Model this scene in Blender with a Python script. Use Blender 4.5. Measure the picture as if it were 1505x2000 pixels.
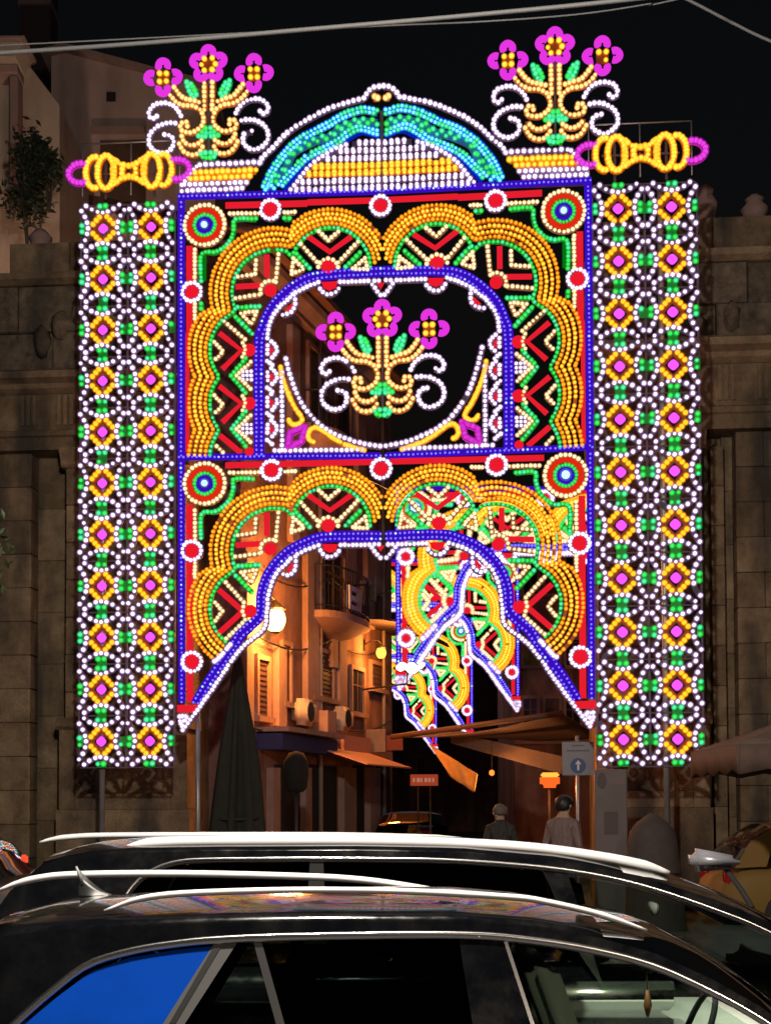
import bpy, bmesh, math, random
import numpy as np
from mathutils import Vector, Matrix
random.seed(7)
for o in list(bpy.data.objects): bpy.data.objects.remove(o)
S = bpy.context.scene
COL = S.collection
R = math.radians
# ------------------------------------------------------------------ camera, sky, exposure
IMG_W, IMG_H = 1505.0, 2000.0
FOC = 2800.0                      # focal length in picture widths of 1505
HORIZON = 1575.0
PITCH, ROLL = R(2.2286), R(0.224)
CAM_Z = 1.95
CX = 752.5
PPY = HORIZON - FOC * math.tan(PITCH)
fwd = Vector((0, math.cos(PITCH), math.sin(PITCH)))
up0 = Vector((0, -math.sin(PITCH), math.cos(PITCH)))
rt0 = Vector((1, 0, 0))
rgt = rt0 * math.cos(ROLL) - up0 * math.sin(ROLL)
upv = rt0 * math.sin(ROLL) + up0 * math.cos(ROLL)
cam_d = bpy.data.cameras.new('camera')
cam = bpy.data.objects.new('camera', cam_d); COL.objects.link(cam)
M = Matrix((rgt, upv, -fwd)).transposed().to_4x4()
M.translation = Vector((0, 0, CAM_Z))
cam.matrix_world = M
cam_d.sensor_fit = 'HORIZONTAL'; cam_d.sensor_width = 36
cam_d.lens = 36 * FOC / IMG_W
cam_d.shift_x = 0.0
cam_d.shift_y = (PPY - IMG_H / 2) / IMG_H * (IMG_H / IMG_W)
cam_d.clip_start = 0.1; cam_d.clip_end = 3000
S.camera = cam

W = bpy.data.worlds.new('World'); S.world = W; W.use_nodes = True
wn = W.node_tree; wn.nodes.clear()
sky = wn.nodes.new('ShaderNodeTexSky'); sky.sky_type = 'NISHITA'; sky.sun_disc = False
sky.sun_elevation = R(-2.0); sky.sun_rotation = R(200); sky.air_density = 1.0; sky.dust_density = 2.0
bg = wn.nodes.new('ShaderNodeBackground'); bg.inputs['Strength'].default_value = 0.024
wo = wn.nodes.new('ShaderNodeOutputWorld')
wn.links.new(sky.outputs[0], bg.inputs[0]); wn.links.new(bg.outputs[0], wo.inputs[0])
S.view_settings.view_transform = 'Standard'; S.view_settings.look = 'None'
S.view_settings.exposure = 0.0; S.view_settings.gamma = 1.0; S.view_settings.use_curve_mapping = False
S.render.engine = 'CYCLES'
S.cycles.use_denoising = True
S.cycles.max_bounces = 6; S.cycles.transparent_max_bounces = 24
S.cycles.sample_clamp_indirect = 4.0
S.cycles.caustics_reflective = False; S.cycles.caustics_refractive = False
S.cycles.use_light_tree = True

# ------------------------------------------------------------------ helpers
def ray(x, y):
    """direction seen at a photograph pixel"""
    return fwd + rgt * ((x - CX) / FOC) + upv * ((PPY - y) / FOC)
def on_plane(x, y, p, n):
    d = ray(x, y); c = Vector((0, 0, CAM_Z))
    t = (Vector(p) - c).dot(n) / d.dot(n)
    return c + d * t
def at(x, y, Y):
    return on_plane(x, y, (0, Y, 0), Vector((0, 1, 0)))

MATS = {}
def mat(name, fn=None):
    if name in MATS: return MATS[name]
    m = bpy.data.materials.new(name); m.use_nodes = True
    nt = m.node_tree; b = nt.nodes['Principled BSDF']
    if fn: fn(m, nt, b)
    MATS[name] = m
    return m
def plain(name, col, rough=.6, metal=0., spec=.5, coat=0., var=.0, scale=8., bump=0., bscale=40.):
    def f(m, nt, b):
        b.inputs['Base Color'].default_value = (*col, 1)
        b.inputs['Roughness'].default_value = rough; b.inputs['Metallic'].default_value = metal
        b.inputs['Specular IOR Level'].default_value = spec; b.inputs['Coat Weight'].default_value = coat
        b.inputs['Coat Roughness'].default_value = .04
        if var or bump:
            tc = nt.nodes.new('ShaderNodeTexCoord')
        if var:
            n = nt.nodes.new('ShaderNodeTexNoise'); n.inputs['Scale'].default_value = scale; n.inputs['Detail'].default_value = 6
            n.inputs['Roughness'].default_value = .65
            r = nt.nodes.new('ShaderNodeValToRGB'); e = r.color_ramp.elements
            e[0].position = .3; e[1].position = .72
            e[0].color = (*[c * (1 - var) for c in col], 1); e[1].color = (*[min(1, c * (1 + var)) for c in col], 1)
            nt.links.new(tc.outputs['Object'], n.inputs['Vector']); nt.links.new(n.outputs['Fac'], r.inputs[0])
            nt.links.new(r.outputs[0], b.inputs['Base Color'])
        if bump:
            n2 = nt.nodes.new('ShaderNodeTexNoise'); n2.inputs['Scale'].default_value = bscale; n2.inputs['Detail'].default_value = 5
            bp = nt.nodes.new('ShaderNodeBump'); bp.inputs['Strength'].default_value = bump; bp.inputs['Distance'].default_value = .03
            nt.links.new(tc.outputs['Object'], n2.inputs['Vector']); nt.links.new(n2.outputs['Fac'], bp.inputs['Height'])
            nt.links.new(bp.outputs[0], b.inputs['Normal'])
    return mat(name, f)
def glow(name, col, strength=1.0):
    def f(m, nt, b):
        nt.nodes.remove(b)
        e = nt.nodes.new('ShaderNodeEmission'); e.inputs[0].default_value = (*col, 1); e.inputs[1].default_value = strength
        nt.links.new(e.outputs[0], nt.nodes['Material Output'].inputs[0])
    return mat(name, f)
def glass(name, tint=(.35, .4, .38), rough=.02):
    def f(m, nt, b):
        nt.nodes.remove(b)
        t = nt.nodes.new('ShaderNodeBsdfTransparent'); t.inputs[0].default_value = (*tint, 1)
        g = nt.nodes.new('ShaderNodeBsdfGlossy'); g.inputs['Roughness'].default_value = rough
        fr = nt.nodes.new('ShaderNodeFresnel'); fr.inputs[0].default_value = 1.5
        mx = nt.nodes.new('ShaderNodeMixShader')
        nt.links.new(fr.outputs[0], mx.inputs[0]); nt.links.new(t.outputs[0], mx.inputs[1]); nt.links.new(g.outputs[0], mx.inputs[2])
        nt.links.new(mx.outputs[0], nt.nodes['Material Output'].inputs[0])
    return mat(name, f)

class MB:
    def __init__(s): s.v = []; s.f = []
    def add(s, vs, fs):
        o = len(s.v); s.v += [tuple(v) for v in vs]; s.f += [tuple(i + o for i in f) for f in fs]
    def box(s, c, h, rz=0.0, taper=0.0):
        cs, sn = math.cos(rz), math.sin(rz); vs = []
        for z in (-1, 1):
            k = 1 - taper * (z > 0)
            for x, y in ((-1, -1), (1, -1), (1, 1), (-1, 1)):
                X, Y = x * h[0] * k, y * h[1] * k
                vs.append((c[0] + X * cs - Y * sn, c[1] + X * sn + Y * cs, c[2] + z * h[2]))
        s.add(vs, [(0, 3, 2, 1), (4, 5, 6, 7), (0, 1, 5, 4), (1, 2, 6, 5), (2, 3, 7, 6), (3, 0, 4, 7)])
    def box2(s, a, b): s.box([(a[i] + b[i]) / 2 for i in range(3)], [abs(b[i] - a[i]) / 2 for i in range(3)])
    def prism(s, poly, y0, y1):
        """polygon in x,z extruded along y"""
        n = len(poly)
        ar = sum(poly[i][0] * poly[(i + 1) % n][1] - poly[(i + 1) % n][0] * poly[i][1] for i in range(n))
        if ar < 0: poly = poly[::-1]
        vs = [(p[0], y0, p[1]) for p in poly] + [(p[0], y1, p[1]) for p in poly]
        s.add(vs, [tuple(range(n)), tuple(range(2 * n - 1, n - 1, -1))] + [(i, i + n, (i + 1) % n + n, (i + 1) % n) for i in range(n)])
    def tube(s, pts, r, n=8, cap=True, flat=1.0):
        pts = [Vector(p) for p in pts]; m = len(pts)
        rr = r if isinstance(r, (list, tuple)) else [r] * m
        o = len(s.v); ref = None
        for i, p in enumerate(pts):
            d = (pts[min(i + 1, m - 1)] - pts[max(i - 1, 0)]).normalized()
            if ref is None:
                ref = Vector((0, 0, 1)) if abs(d.z) < .9 else Vector((0, 1, 0))
            a = d.cross(ref).normalized(); b = a.cross(d).normalized(); ref = b
            for k in range(n):
                t = 2 * math.pi * k / n
                s.v.append(tuple(p + a * (rr[i] * math.cos(t)) + b * (rr[i] * flat * math.sin(t))))
        for i in range(m - 1):
            for k in range(n):
                s.f.append((o + i * n + k, o + i * n + (k + 1) % n, o + (i + 1) * n + (k + 1) % n, o + (i + 1) * n + k))
        if cap:
            s.f.append(tuple(o + k for k in range(n))[::-1]); s.f.append(tuple(o + (m - 1) * n + k for k in range(n)))
    def lathe(s, prof, c=(0, 0, 0), n=20):
        o = len(s.v)
        for r, z in prof:
            for k in range(n):
                t = 2 * math.pi * k / n
                s.v.append((c[0] + r * math.cos(t), c[1] + r * math.sin(t), c[2] + z))
        for i in range(len(prof) - 1):
            for k in range(n):
                s.f.append((o + i * n + k, o + i * n + (k + 1) % n, o + (i + 1) * n + (k + 1) % n, o + (i + 1) * n + k))
    def grid(s, P):
        """P[i][j] points -> quads"""
        o = len(s.v); a, b = len(P), len(P[0])
        for row in P: s.v += [tuple(p) for p in row]
        for i in range(a - 1):
            for j in range(b - 1):
                s.f.append((o + i * b + j, o + i * b + j + 1, o + (i + 1) * b + j + 1, o + (i + 1) * b + j))
    def disc(s, c, r, y0, y1, n=20):
        s.prism([(c[0] + r * math.cos(2 * math.pi * k / n), c[1] + r * math.sin(2 * math.pi * k / n)) for k in range(n)], y0, y1)
    def mesh(s, name, m=None, smooth=False):
        me = bpy.data.meshes.new(name); me.from_pydata(s.v, [], s.f)
        if smooth: me.polygons.foreach_set('use_smooth', [True] * len(me.polygons))
        if m: me.materials.append(m)
        me.update(); return me
    def build(s, name, m=None, parent=None, smooth=False, bevel=0.0, recalc=False):
        me = s.mesh(name, m, smooth)
        if recalc:
            bm = bmesh.new(); bm.from_mesh(me); bmesh.ops.recalc_face_normals(bm, faces=bm.faces); bm.to_mesh(me); bm.free()
        return put(name, me, parent, bevel)
def put(name, me, parent=None, bevel=0.0, loc=None):
    o = bpy.data.objects.new(name, me); COL.objects.link(o)
    if parent: o.parent = parent
    if loc is not None: o.location = loc
    if bevel:
        b = o.modifiers.new('bevel', 'BEVEL'); b.width = bevel; b.segments = 2; b.limit_method = 'ANGLE'
    return o
def tag(o, label=None, cat=None, group=None, kind=None):
    if label: o['label'] = label
    if cat: o['category'] = cat
    if group: o['group'] = group
    if kind: o['kind'] = kind
    return o
def empty(name, loc=(0, 0, 0), rz=0.0):
    o = bpy.data.objects.new(name, None); COL.objects.link(o); o.empty_display_size = .2
    o.location = loc; o.rotation_euler = (0, 0, rz); return o
def catmull(pts, k=8, closed=False):
    pts = [np.array(p, float) for p in pts]; n = len(pts)
    if n < 3: return pts
    out = []
    for i in range(n if closed else n - 1):
        p0, p1, p2, p3 = ([pts[(i + j) % n] for j in (-1, 0, 1, 2)] if closed else
                          [pts[max(i - 1, 0)], pts[i], pts[i + 1], pts[min(i + 2, n - 1)]])
        for t in np.linspace(0, 1, k, endpoint=False):
            out.append(.5 * (2 * p1 + (p2 - p0) * t + (2 * p0 - 5 * p1 + 4 * p2 - p3) * t * t + (3 * p1 - p0 - 3 * p2 + p3) * t ** 3))
    out.append(pts[0] if closed else pts[-1])
    return out
def resample(pts, sp, closed=False):
    P = np.array(pts, float); d = np.r_[0, np.cumsum(np.linalg.norm(np.diff(P, axis=0), axis=1))]
    n = max(1, int(round(d[-1] / sp)))
    t = np.linspace(0, d[-1], n + 1)
    if closed: t = t[:-1]
    return np.c_[[np.interp(t, d, P[:, k]) for k in range(P.shape[1])]].T
# ------------------------------------------------------------------ the illuminated gate (luminaria)
ARCH_ANG = R(4.784)
AO = Vector((0, 21.0, 0)); AE = Vector((math.cos(ARCH_ANG), -math.sin(ARCH_ANG), 0)); AN = Vector((-math.sin(ARCH_ANG), -math.cos(ARCH_ANG), 0))
def Q(x, y):
    p = on_plane(x, y, AO, AN) - AO
    return (p.dot(AE), p.z)
PX = 21.0 / FOC                     # metres per photo pixel on the arch plane
U0 = (Q(352, 640)[0] + Q(1152, 640)[0]) / 2
ICO = None
def ico(sub):
    bm = bmesh.new(); bmesh.ops.create_icosphere(bm, subdivisions=sub, radius=1.0)
    v = np.array([x.co[:] for x in bm.verts]); f = [[q.index for q in p.verts] for p in bm.faces]; bm.free(); return v, f
ICOV, ICOF = ico(1); ICO2V, ICO2F = ico(2)
LC = {  # what each bulb's bright core gives off, and the glow of the bloom shell round it
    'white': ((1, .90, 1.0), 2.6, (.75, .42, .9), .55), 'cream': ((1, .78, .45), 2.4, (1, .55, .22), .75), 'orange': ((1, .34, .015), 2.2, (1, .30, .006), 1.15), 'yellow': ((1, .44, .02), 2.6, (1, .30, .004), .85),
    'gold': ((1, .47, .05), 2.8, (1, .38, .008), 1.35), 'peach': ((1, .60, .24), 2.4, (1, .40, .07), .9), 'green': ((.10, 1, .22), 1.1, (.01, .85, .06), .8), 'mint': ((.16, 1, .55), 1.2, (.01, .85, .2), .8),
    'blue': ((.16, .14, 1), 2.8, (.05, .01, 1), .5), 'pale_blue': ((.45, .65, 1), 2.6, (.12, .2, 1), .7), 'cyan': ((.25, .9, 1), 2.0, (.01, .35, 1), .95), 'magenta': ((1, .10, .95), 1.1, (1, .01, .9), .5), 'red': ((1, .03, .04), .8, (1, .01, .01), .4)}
def bloom_shell(name, col, k):  # see-through glowing shell, added to imitate lens bloom round each bulb
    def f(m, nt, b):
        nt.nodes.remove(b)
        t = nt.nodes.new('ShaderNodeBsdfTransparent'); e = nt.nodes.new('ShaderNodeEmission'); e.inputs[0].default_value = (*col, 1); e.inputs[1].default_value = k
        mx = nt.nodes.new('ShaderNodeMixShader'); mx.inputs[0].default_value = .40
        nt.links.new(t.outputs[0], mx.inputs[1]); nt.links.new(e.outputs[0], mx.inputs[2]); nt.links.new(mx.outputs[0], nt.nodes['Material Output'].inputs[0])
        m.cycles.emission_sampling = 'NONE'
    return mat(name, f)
BM_ = {k: glow('bulb_' + k, c[0], c[1]) for k, c in LC.items()}
BLOOM = {k: bloom_shell('bloom_shell_' + k, c[2], c[3]) for k, c in LC.items()}
CORE, BLOOM_R = 1.06, 1.55
STRIP = {'red': glow('red_light_strip', (1, .016, .035), .8), 'blue': glow('blue_light_strip', (.085, .008, 1), .5),
         'disc': glow('red_light_disc', (1, .012, .03), .85), 'edge_glow': glow('deep_blue_light_strip', (.006, .03, 1), .45),
         'green': glow('green_light_strip', (.01, 1, .03), .16), 'magenta': glow('magenta_petal', (1, .045, .95), .8), 'gold': glow('gold_light_strip', (1, .33, .004), 1.2),
         'ring': glow('red_light_ring', (1, .03, .008), .75)}
WOOD = plain('painted_lattice', (.10, .065, .10), .7, var=.15, scale=3)
SLAT = {k: plain(k + '_halo_slat', c, .6, var=.12, scale=3) for k, c in {'orange': (.36, .09, .008), 'gold': (.40, .12, .008), 'yellow': (.22, .05, .004), 'green': (.015, .26, .03), 'mint': (.015, .26, .06),
        'cream': (.22, .10, .045), 'peach': (.34, .11, .025), 'white': (.06, .035, .07), 'cyan': (.03, .16, .6), 'magenta': (.6, .05, .55), 'red': (.6, .03, .03)}.items()}  # slats tinted like their bulbs so the bounce reads as a halo
STEEL = plain('galvanised_pole', (.42, .42, .44), .45, .6, var=.15, scale=5)
BULB_MESH = {}
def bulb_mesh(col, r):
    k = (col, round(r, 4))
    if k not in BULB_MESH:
        mb = MB(); mb.add([tuple(v * r * CORE) for v in ICO2V], ICO2F); n = len(mb.f); mb.add([tuple(v * r * BLOOM_R) for v in ICO2V], ICO2F)
        me = mb.mesh('bulb', BM_[col], True); me.materials.append(BLOOM[col])
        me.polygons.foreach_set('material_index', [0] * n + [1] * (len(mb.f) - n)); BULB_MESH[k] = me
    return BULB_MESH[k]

BULB_SCALE = .93
class Lights:
    """collects the bulbs, slats and strips of one light ornament, in arch coordinates (u, v)"""
    def __init__(s, u0, v0, axis=None, grow=1.0):
        s.grow = grow; s.u0, s.v0, s.ax = u0, v0, axis
        s.b = []; s.slat = {}; s.strip = {}; s.k = 0; s.pieces = []
    def y(s):
        s.k = (s.k + 1) % 60; return s.k * .0004
    def L(s, p): return (p[0] - s.u0, p[1] - s.v0)
    def bulb(s, p, col, r, single=False):
        q = s.L(p); j = .5 * PX
        if random.random() < .006: return          # a dead lamp here and there
        s.b.append((q[0] + random.uniform(-j, j), q[1] + random.uniform(-j, j), col, round(r * PX * BULB_SCALE * s.grow * random.choice((.8, .94, .97, 1, 1, 1.03, 1.06)), 5), single))
    def ribbon(s, pts, w, mb=None, y=None, th=.012, closed=False, col=None):
        P = np.array([s.L(p) for p in pts]); n = len(P)
        if n < 2: return
        y = s.y() if y is None else y; mb = mb if mb is not None else s.slat.setdefault(col if col in SLAT else None, MB()); vs = []
        for i in range(n):
            if closed: a, b = P[i - 1], P[(i + 1) % n]
            else: a, b = P[max(i - 1, 0)], P[min(i + 1, n - 1)]
            d = b - a; l = np.hypot(*d) or 1e-6; nn = np.array((-d[1], d[0])) / l * w / 2
            for q, yy in ((P[i] + nn, y), (P[i] - nn, y), (P[i] - nn, y + th), (P[i] + nn, y + th)): vs.append((q[0], yy, q[1]))
        fs = []
        for i in range(n if closed else n - 1):
            j = (i + 1) % n
            for k in range(4): fs.append((i * 4 + k, i * 4 + (k + 1) % 4, j * 4 + (k + 1) % 4, j * 4 + k))
        if not closed: fs += [(0, 1, 2, 3), (n * 4 - 1, n * 4 - 2, n * 4 - 3, n * 4 - 4)]
        mb.add(vs, fs)
    def mir(s, pts): return [(2 * s.ax - p[0], p[1]) for p in pts]
    def uvpath(s, uv, col, sp, r, strip, single, closed, slatw):
        P = resample(uv, sp * PX, closed)
        for p in P:
            c = col
            if col == 'green' and random.random() < .35: c = 'mint'
            if col == 'blue' and random.random() < .05: c = 'pale_blue'
            s.bulb(p, c, r, single)
        if slatw: s.ribbon(resample(uv, max(sp, 6) * PX * .7, closed), slatw * r * PX, closed=closed, col=col)
    def path(s, px, col='white', sp=9.0, r=3.7, smooth=True, closed=False, mirror=True, single=False, slatw=2.9, uv=False):
        pts = px if uv else [Q(*p) for p in px]
        if smooth: pts = catmull(pts, 8, closed)
        elif closed: pts = list(pts) + [pts[0]]
        s.uvpath(pts, col, sp, r, None, single, closed, slatw)
        if mirror and s.ax is not None: s.uvpath(s.mir(pts), col, sp, r, None, single, closed, slatw)
    def arc(s, c, rad, a0, a1, col, sp=9.0, r=3.4, **k):
        n = max(3, int(abs(a1 - a0) / 6))
        s.path([(c[0] + rad * math.cos(R(a0 + (a1 - a0) * i / n)), c[1] - rad * math.sin(R(a0 + (a1 - a0) * i / n))) for i in range(n + 1)], col, sp, r, smooth=False, **k)
    def ring(s, c, rad, col, n, r=3.6, mirror=True, single=False):
        """circle of n bulbs round pixel c"""
        cu = Q(*c); rr = rad * PX
        for m in ((0, 1) if mirror and s.ax is not None else (0,)):
            cc = (2 * s.ax - cu[0], cu[1]) if m else cu
            pts = [(cc[0] + rr * math.cos(2 * math.pi * k / n), cc[1] + rr * math.sin(2 * math.pi * k / n)) for k in range(n)]
            for p in pts: s.bulb(p, col, r, single)
            s.ribbon(pts, 2.6 * r * PX, closed=True, col=col)
    def band(s, px, kind, w, smooth=True, mirror=True, y=-.006, closed=False, name=None):
        """continuous light strip"""
        pts = [Q(*p) for p in px]
        if smooth: pts = catmull(pts, 8, closed)
        pts = resample(pts, 6 * PX, closed) if smooth else pts
        for m in ((0, 1) if mirror and s.ax is not None else (0,)):
            s.piece(kind, name or kind + '_light_strip', lambda mb, q=(s.mir(pts) if m else pts): s.ribbon(q, w * PX, mb, y - s.y() * .2, .01, closed))
    def fill(s, px, kind, mirror=True, y=-.008, name=None):
        pts = [Q(*p) for p in px]
        for m in ((0, 1) if mirror and s.ax is not None else (0,)):
            q = [s.L(p) for p in (s.mir(pts) if m else pts)]
            s.piece(kind, name or kind + '_light_panel', lambda mb, q=q: mb.prism(q, y - .004, y + .006))
    def dome(s, c, rad, kind, name, mirror=True, y=-.01, h=.35, inner=0.0):
        cu = Q(*c); rr = rad * PX
        for m in ((0, 1) if mirror and s.ax is not None else (0,)):
            cc = s.L((2 * s.ax - cu[0], cu[1]) if m else cu)
            def f(mb, cc=cc):
                P = []
                for i in range(6):
                    t = i / 5; q = inner * PX + (rr - inner * PX) * t; yy = y - h * rr * math.sqrt(max(0, 1 - t * t)) * (1 if not inner else .15)
                    P.append([(cc[0] + q * math.cos(2 * math.pi * k / 24), yy, cc[1] + q * math.sin(2 * math.pi * k / 24)) for k in range(25)])
                mb.grid(P)
            s.piece(kind, name, f)
    def piece(s, kind, name, fn):
        mb = MB(); fn(mb); s.pieces.append((name, kind, mb))
    def finish(s, root, singles=300, lattice='lattice'):
        for c_, mb in s.slat.items(): tag(mb.build((c_ + '_' if c_ else '') + lattice, SLAT[c_] if c_ else WOOD, root), kind='stuff')
        for name, kind, mb in s.pieces: mb.build(name, STRIP[kind], root)
        rest = {}
        for (u, v, col, r, single) in s.b:
            if single and singles > 0:
                singles -= 1
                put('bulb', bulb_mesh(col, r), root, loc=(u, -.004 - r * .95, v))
            else: rest.setdefault(col, []).append((u, v, r))
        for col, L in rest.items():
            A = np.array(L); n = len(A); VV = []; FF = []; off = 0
            for iv, fc, k in ((ICOV, ICOF, CORE), (ICO2V, ICO2F, BLOOM_R)):
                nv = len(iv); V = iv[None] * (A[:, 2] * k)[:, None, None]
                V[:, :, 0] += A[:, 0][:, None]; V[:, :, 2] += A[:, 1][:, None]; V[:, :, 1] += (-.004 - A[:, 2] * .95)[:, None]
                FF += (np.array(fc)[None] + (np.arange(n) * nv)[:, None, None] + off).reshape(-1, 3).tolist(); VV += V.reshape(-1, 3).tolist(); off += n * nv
            me = bpy.data.meshes.new(col + '_bulb_string'); me.from_pydata(VV, [], FF); me.materials.append(BM_[col]); me.materials.append(BLOOM[col])
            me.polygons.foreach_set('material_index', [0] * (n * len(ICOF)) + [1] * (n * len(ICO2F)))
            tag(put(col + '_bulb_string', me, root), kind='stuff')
        return root
def arch_empty(name, u, v, off=0.0):
    p = AO + AE * u + AN * off; return empty(name, (p.x, p.y, v), -ARCH_ANG)
POLE = lambda root, u, z0, z1, r=.03, y=.09: _pole(root, u, z0, z1, r, y)
def _pole(root, u, z0, z1, r, y):
    mb = MB(); mb.tube([(u, y, z0), (u, y, z1)], r, 10); return mb.build('support_pole', STEEL, root, True)
GROUND_Z = 0.30

# ---- side columns
def light_column(x0, x1, y0, y1, label, polepx):
    uv = [Q(x0, y0), Q(x1, y0), Q(x0, y1), Q(x1, y1)]
    ua = (uv[0][0] + uv[2][0]) / 2; ub = (uv[1][0] + uv[3][0]) / 2; vb = (uv[2][1] + uv[3][1]) / 2; vt = (uv[0][1] + uv[1][1]) / 2
    cw = (ub - ua) / 1.93; ch = (vt - vb) / 10.93
    uc = (ua + ub) / 2
    root = arch_empty('light_column', uc, GROUND_Z)
    Lg = Lights(uc, GROUND_Z)
    P = lambda i, j, dx, dy: (uc + (i - .5 + dx) * cw, vt - ch * (.47 + j) + -dy * ch)
    H = [(-.11, -.18), (0, -.2), (.11, -.18), (.23, -.13), (.345, -.055), (.345, .055), (.23, .13), (.11, .18), (0, .2), (-.11, .18), (-.23, .13), (-.345, .055), (-.345, -.055), (-.23, -.13)]
    V = [(b, a) for a, b in H]
    def oval(i, j, sh, keep):
        pts = [q for q in sh if keep(q)]
        for q in pts: Lg.bulb(P(i, j, *q), 'white', 4.35)
        if len(pts) == len(sh): Lg.ribbon([P(i, j, *q) for q in pts], .08, closed=True, col='white')
        else:
            pts.sort(key=lambda q: q[0] if sh is H else q[1]); Lg.ribbon([P(i, j, *q) for q in pts], .08, col='white')
    for j in range(12):
        for i in range(2):
            jj = j - .5
            keep = (lambda q: q[1] > 0) if j == 0 else (lambda q: q[1] < 0) if j == 11 else (lambda q: True)
            oval(i, jj, H, keep)
            for sx in (-1, 1):
                for sy in (-1, 1):
                    if keep((0, sy)):
                        Lg.bulb(P(i, jj, sx * .062, sy * .09 if 0 < j < 11 else sy * .07), 'mint' if random.random() < .45 else 'green', 4.3)
            q = P(i, jj, 0, 0); hh = .1 if 0 < j < 11 else .05; dv = 0 if 0 < j < 11 else (-.06 if j == 0 else .06) * ch
            Lg.ribbon([(q[0], q[1] + dv - hh * 1.3 * ch), (q[0], q[1] + dv + hh * 1.3 * ch)], .19 * cw, col='green')
    for j in range(11):
        for i in range(3):
            ii = i - .5
            keep = (lambda q: q[0] > 0) if i == 0 else (lambda q: q[0] < 0) if i == 2 else (lambda q: True)
            oval(ii, j, V, keep)
            for sx in (-1, 1):
                for sy in (-1, 1):
                    if keep((sx, 0)): Lg.bulb(P(ii, j, sx * (.09 if i == 1 else .07), sy * .062), 'mint' if random.random() < .45 else 'green', 4.3)
            q = P(ii, j, 0, 0); hw = .11 if i == 1 else .05; du = (.06 if i == 0 else -.06 if i == 2 else 0) * cw
            Lg.ribbon([(q[0] + du - hw * 1.2 * cw, q[1]), (q[0] + du + hw * 1.2 * cw, q[1])], .19 * ch, col='green')
    for k in range(3):    # light square frame bars behind the pattern
        u = uc + (k - 1) * cw * .98; Lg.ribbon([(u, vb), (u, vt)], .03, y=.045, th=.02)
    for j in range(12):
        v = vt - ch * (j - .03); Lg.ribbon([(ua, v), (ub, v)], .022, y=.07, th=.02)
    Lg.finish(root, 0)
    # rosettes: gold diamond of twelve bulbs round a pink lamp
    D = [(sx * a, sy * b) for sx in (-1, 1) for sy in (-1, 1) for a, b in ((.078, .232), (.142, .165), (.212, .092))]
    dia = MB()
    ring = [(.0, .27), (.25, 0), (0, -.27), (-.25, 0)]; inn = [(.0, .17), (.155, 0), (0, -.17), (-.155, 0)]
    vs = [(q[0] * cw, y, q[1] * ch) for y in (0, .012) for q in ring + inn]
    fs = []
    for k in range(4):
        a, b = k, (k + 1) % 4
        fs += [(a, a + 4, b + 4, b), (a + 8, b + 8, b + 12, a + 12), (a, b, b + 8, a + 8), (a + 4, a + 12, b + 12, b + 4)]
    dia.add(vs, fs); dm = dia.mesh('rosette', SLAT['yellow'])
    pk = MB(); P6 = []
    for i in range(6):
        t = i / 5 * math.pi / 2; q = .098 * cw * math.sin(t)
        P6.append([(q * (1 + .07 * math.cos(4 * a)) * math.cos(a), -.03 * math.cos(t) - .006, q * (1 + .07 * math.cos(4 * a)) * math.sin(a)) for a in [2 * math.pi * k / 20 for k in range(21)]])
    pk.grid(P6); pm = pk.mesh('pink_lamp', BM_['magenta'], True)
    for j in range(11):
        for i in range(2):
            q = P(i, j, 0, 0)
            ro = put('rosette', dm, root, loc=(q[0] - uc, .030, q[1] - GROUND_Z))
            put('pink_lamp', pm, ro, loc=(0, -.025, 0))
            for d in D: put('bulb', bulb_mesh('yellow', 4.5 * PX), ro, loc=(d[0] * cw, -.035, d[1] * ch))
    for px in polepx:
        u = Q(px, 1560)[0]; POLE(root, u - uc, 0, vt - GROUND_Z, .045, .14)
    return tag(root, label, 'light column', 'columns of coloured light bulbs flanking the arch')
light_column(156, 338, 398, 1495, 'tall column of coloured bulbs standing left of the lit arch', (194,))
light_column(1163, 1366, 357, 1493, 'tall column of coloured bulbs standing right of the lit arch', (1304,))

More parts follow.
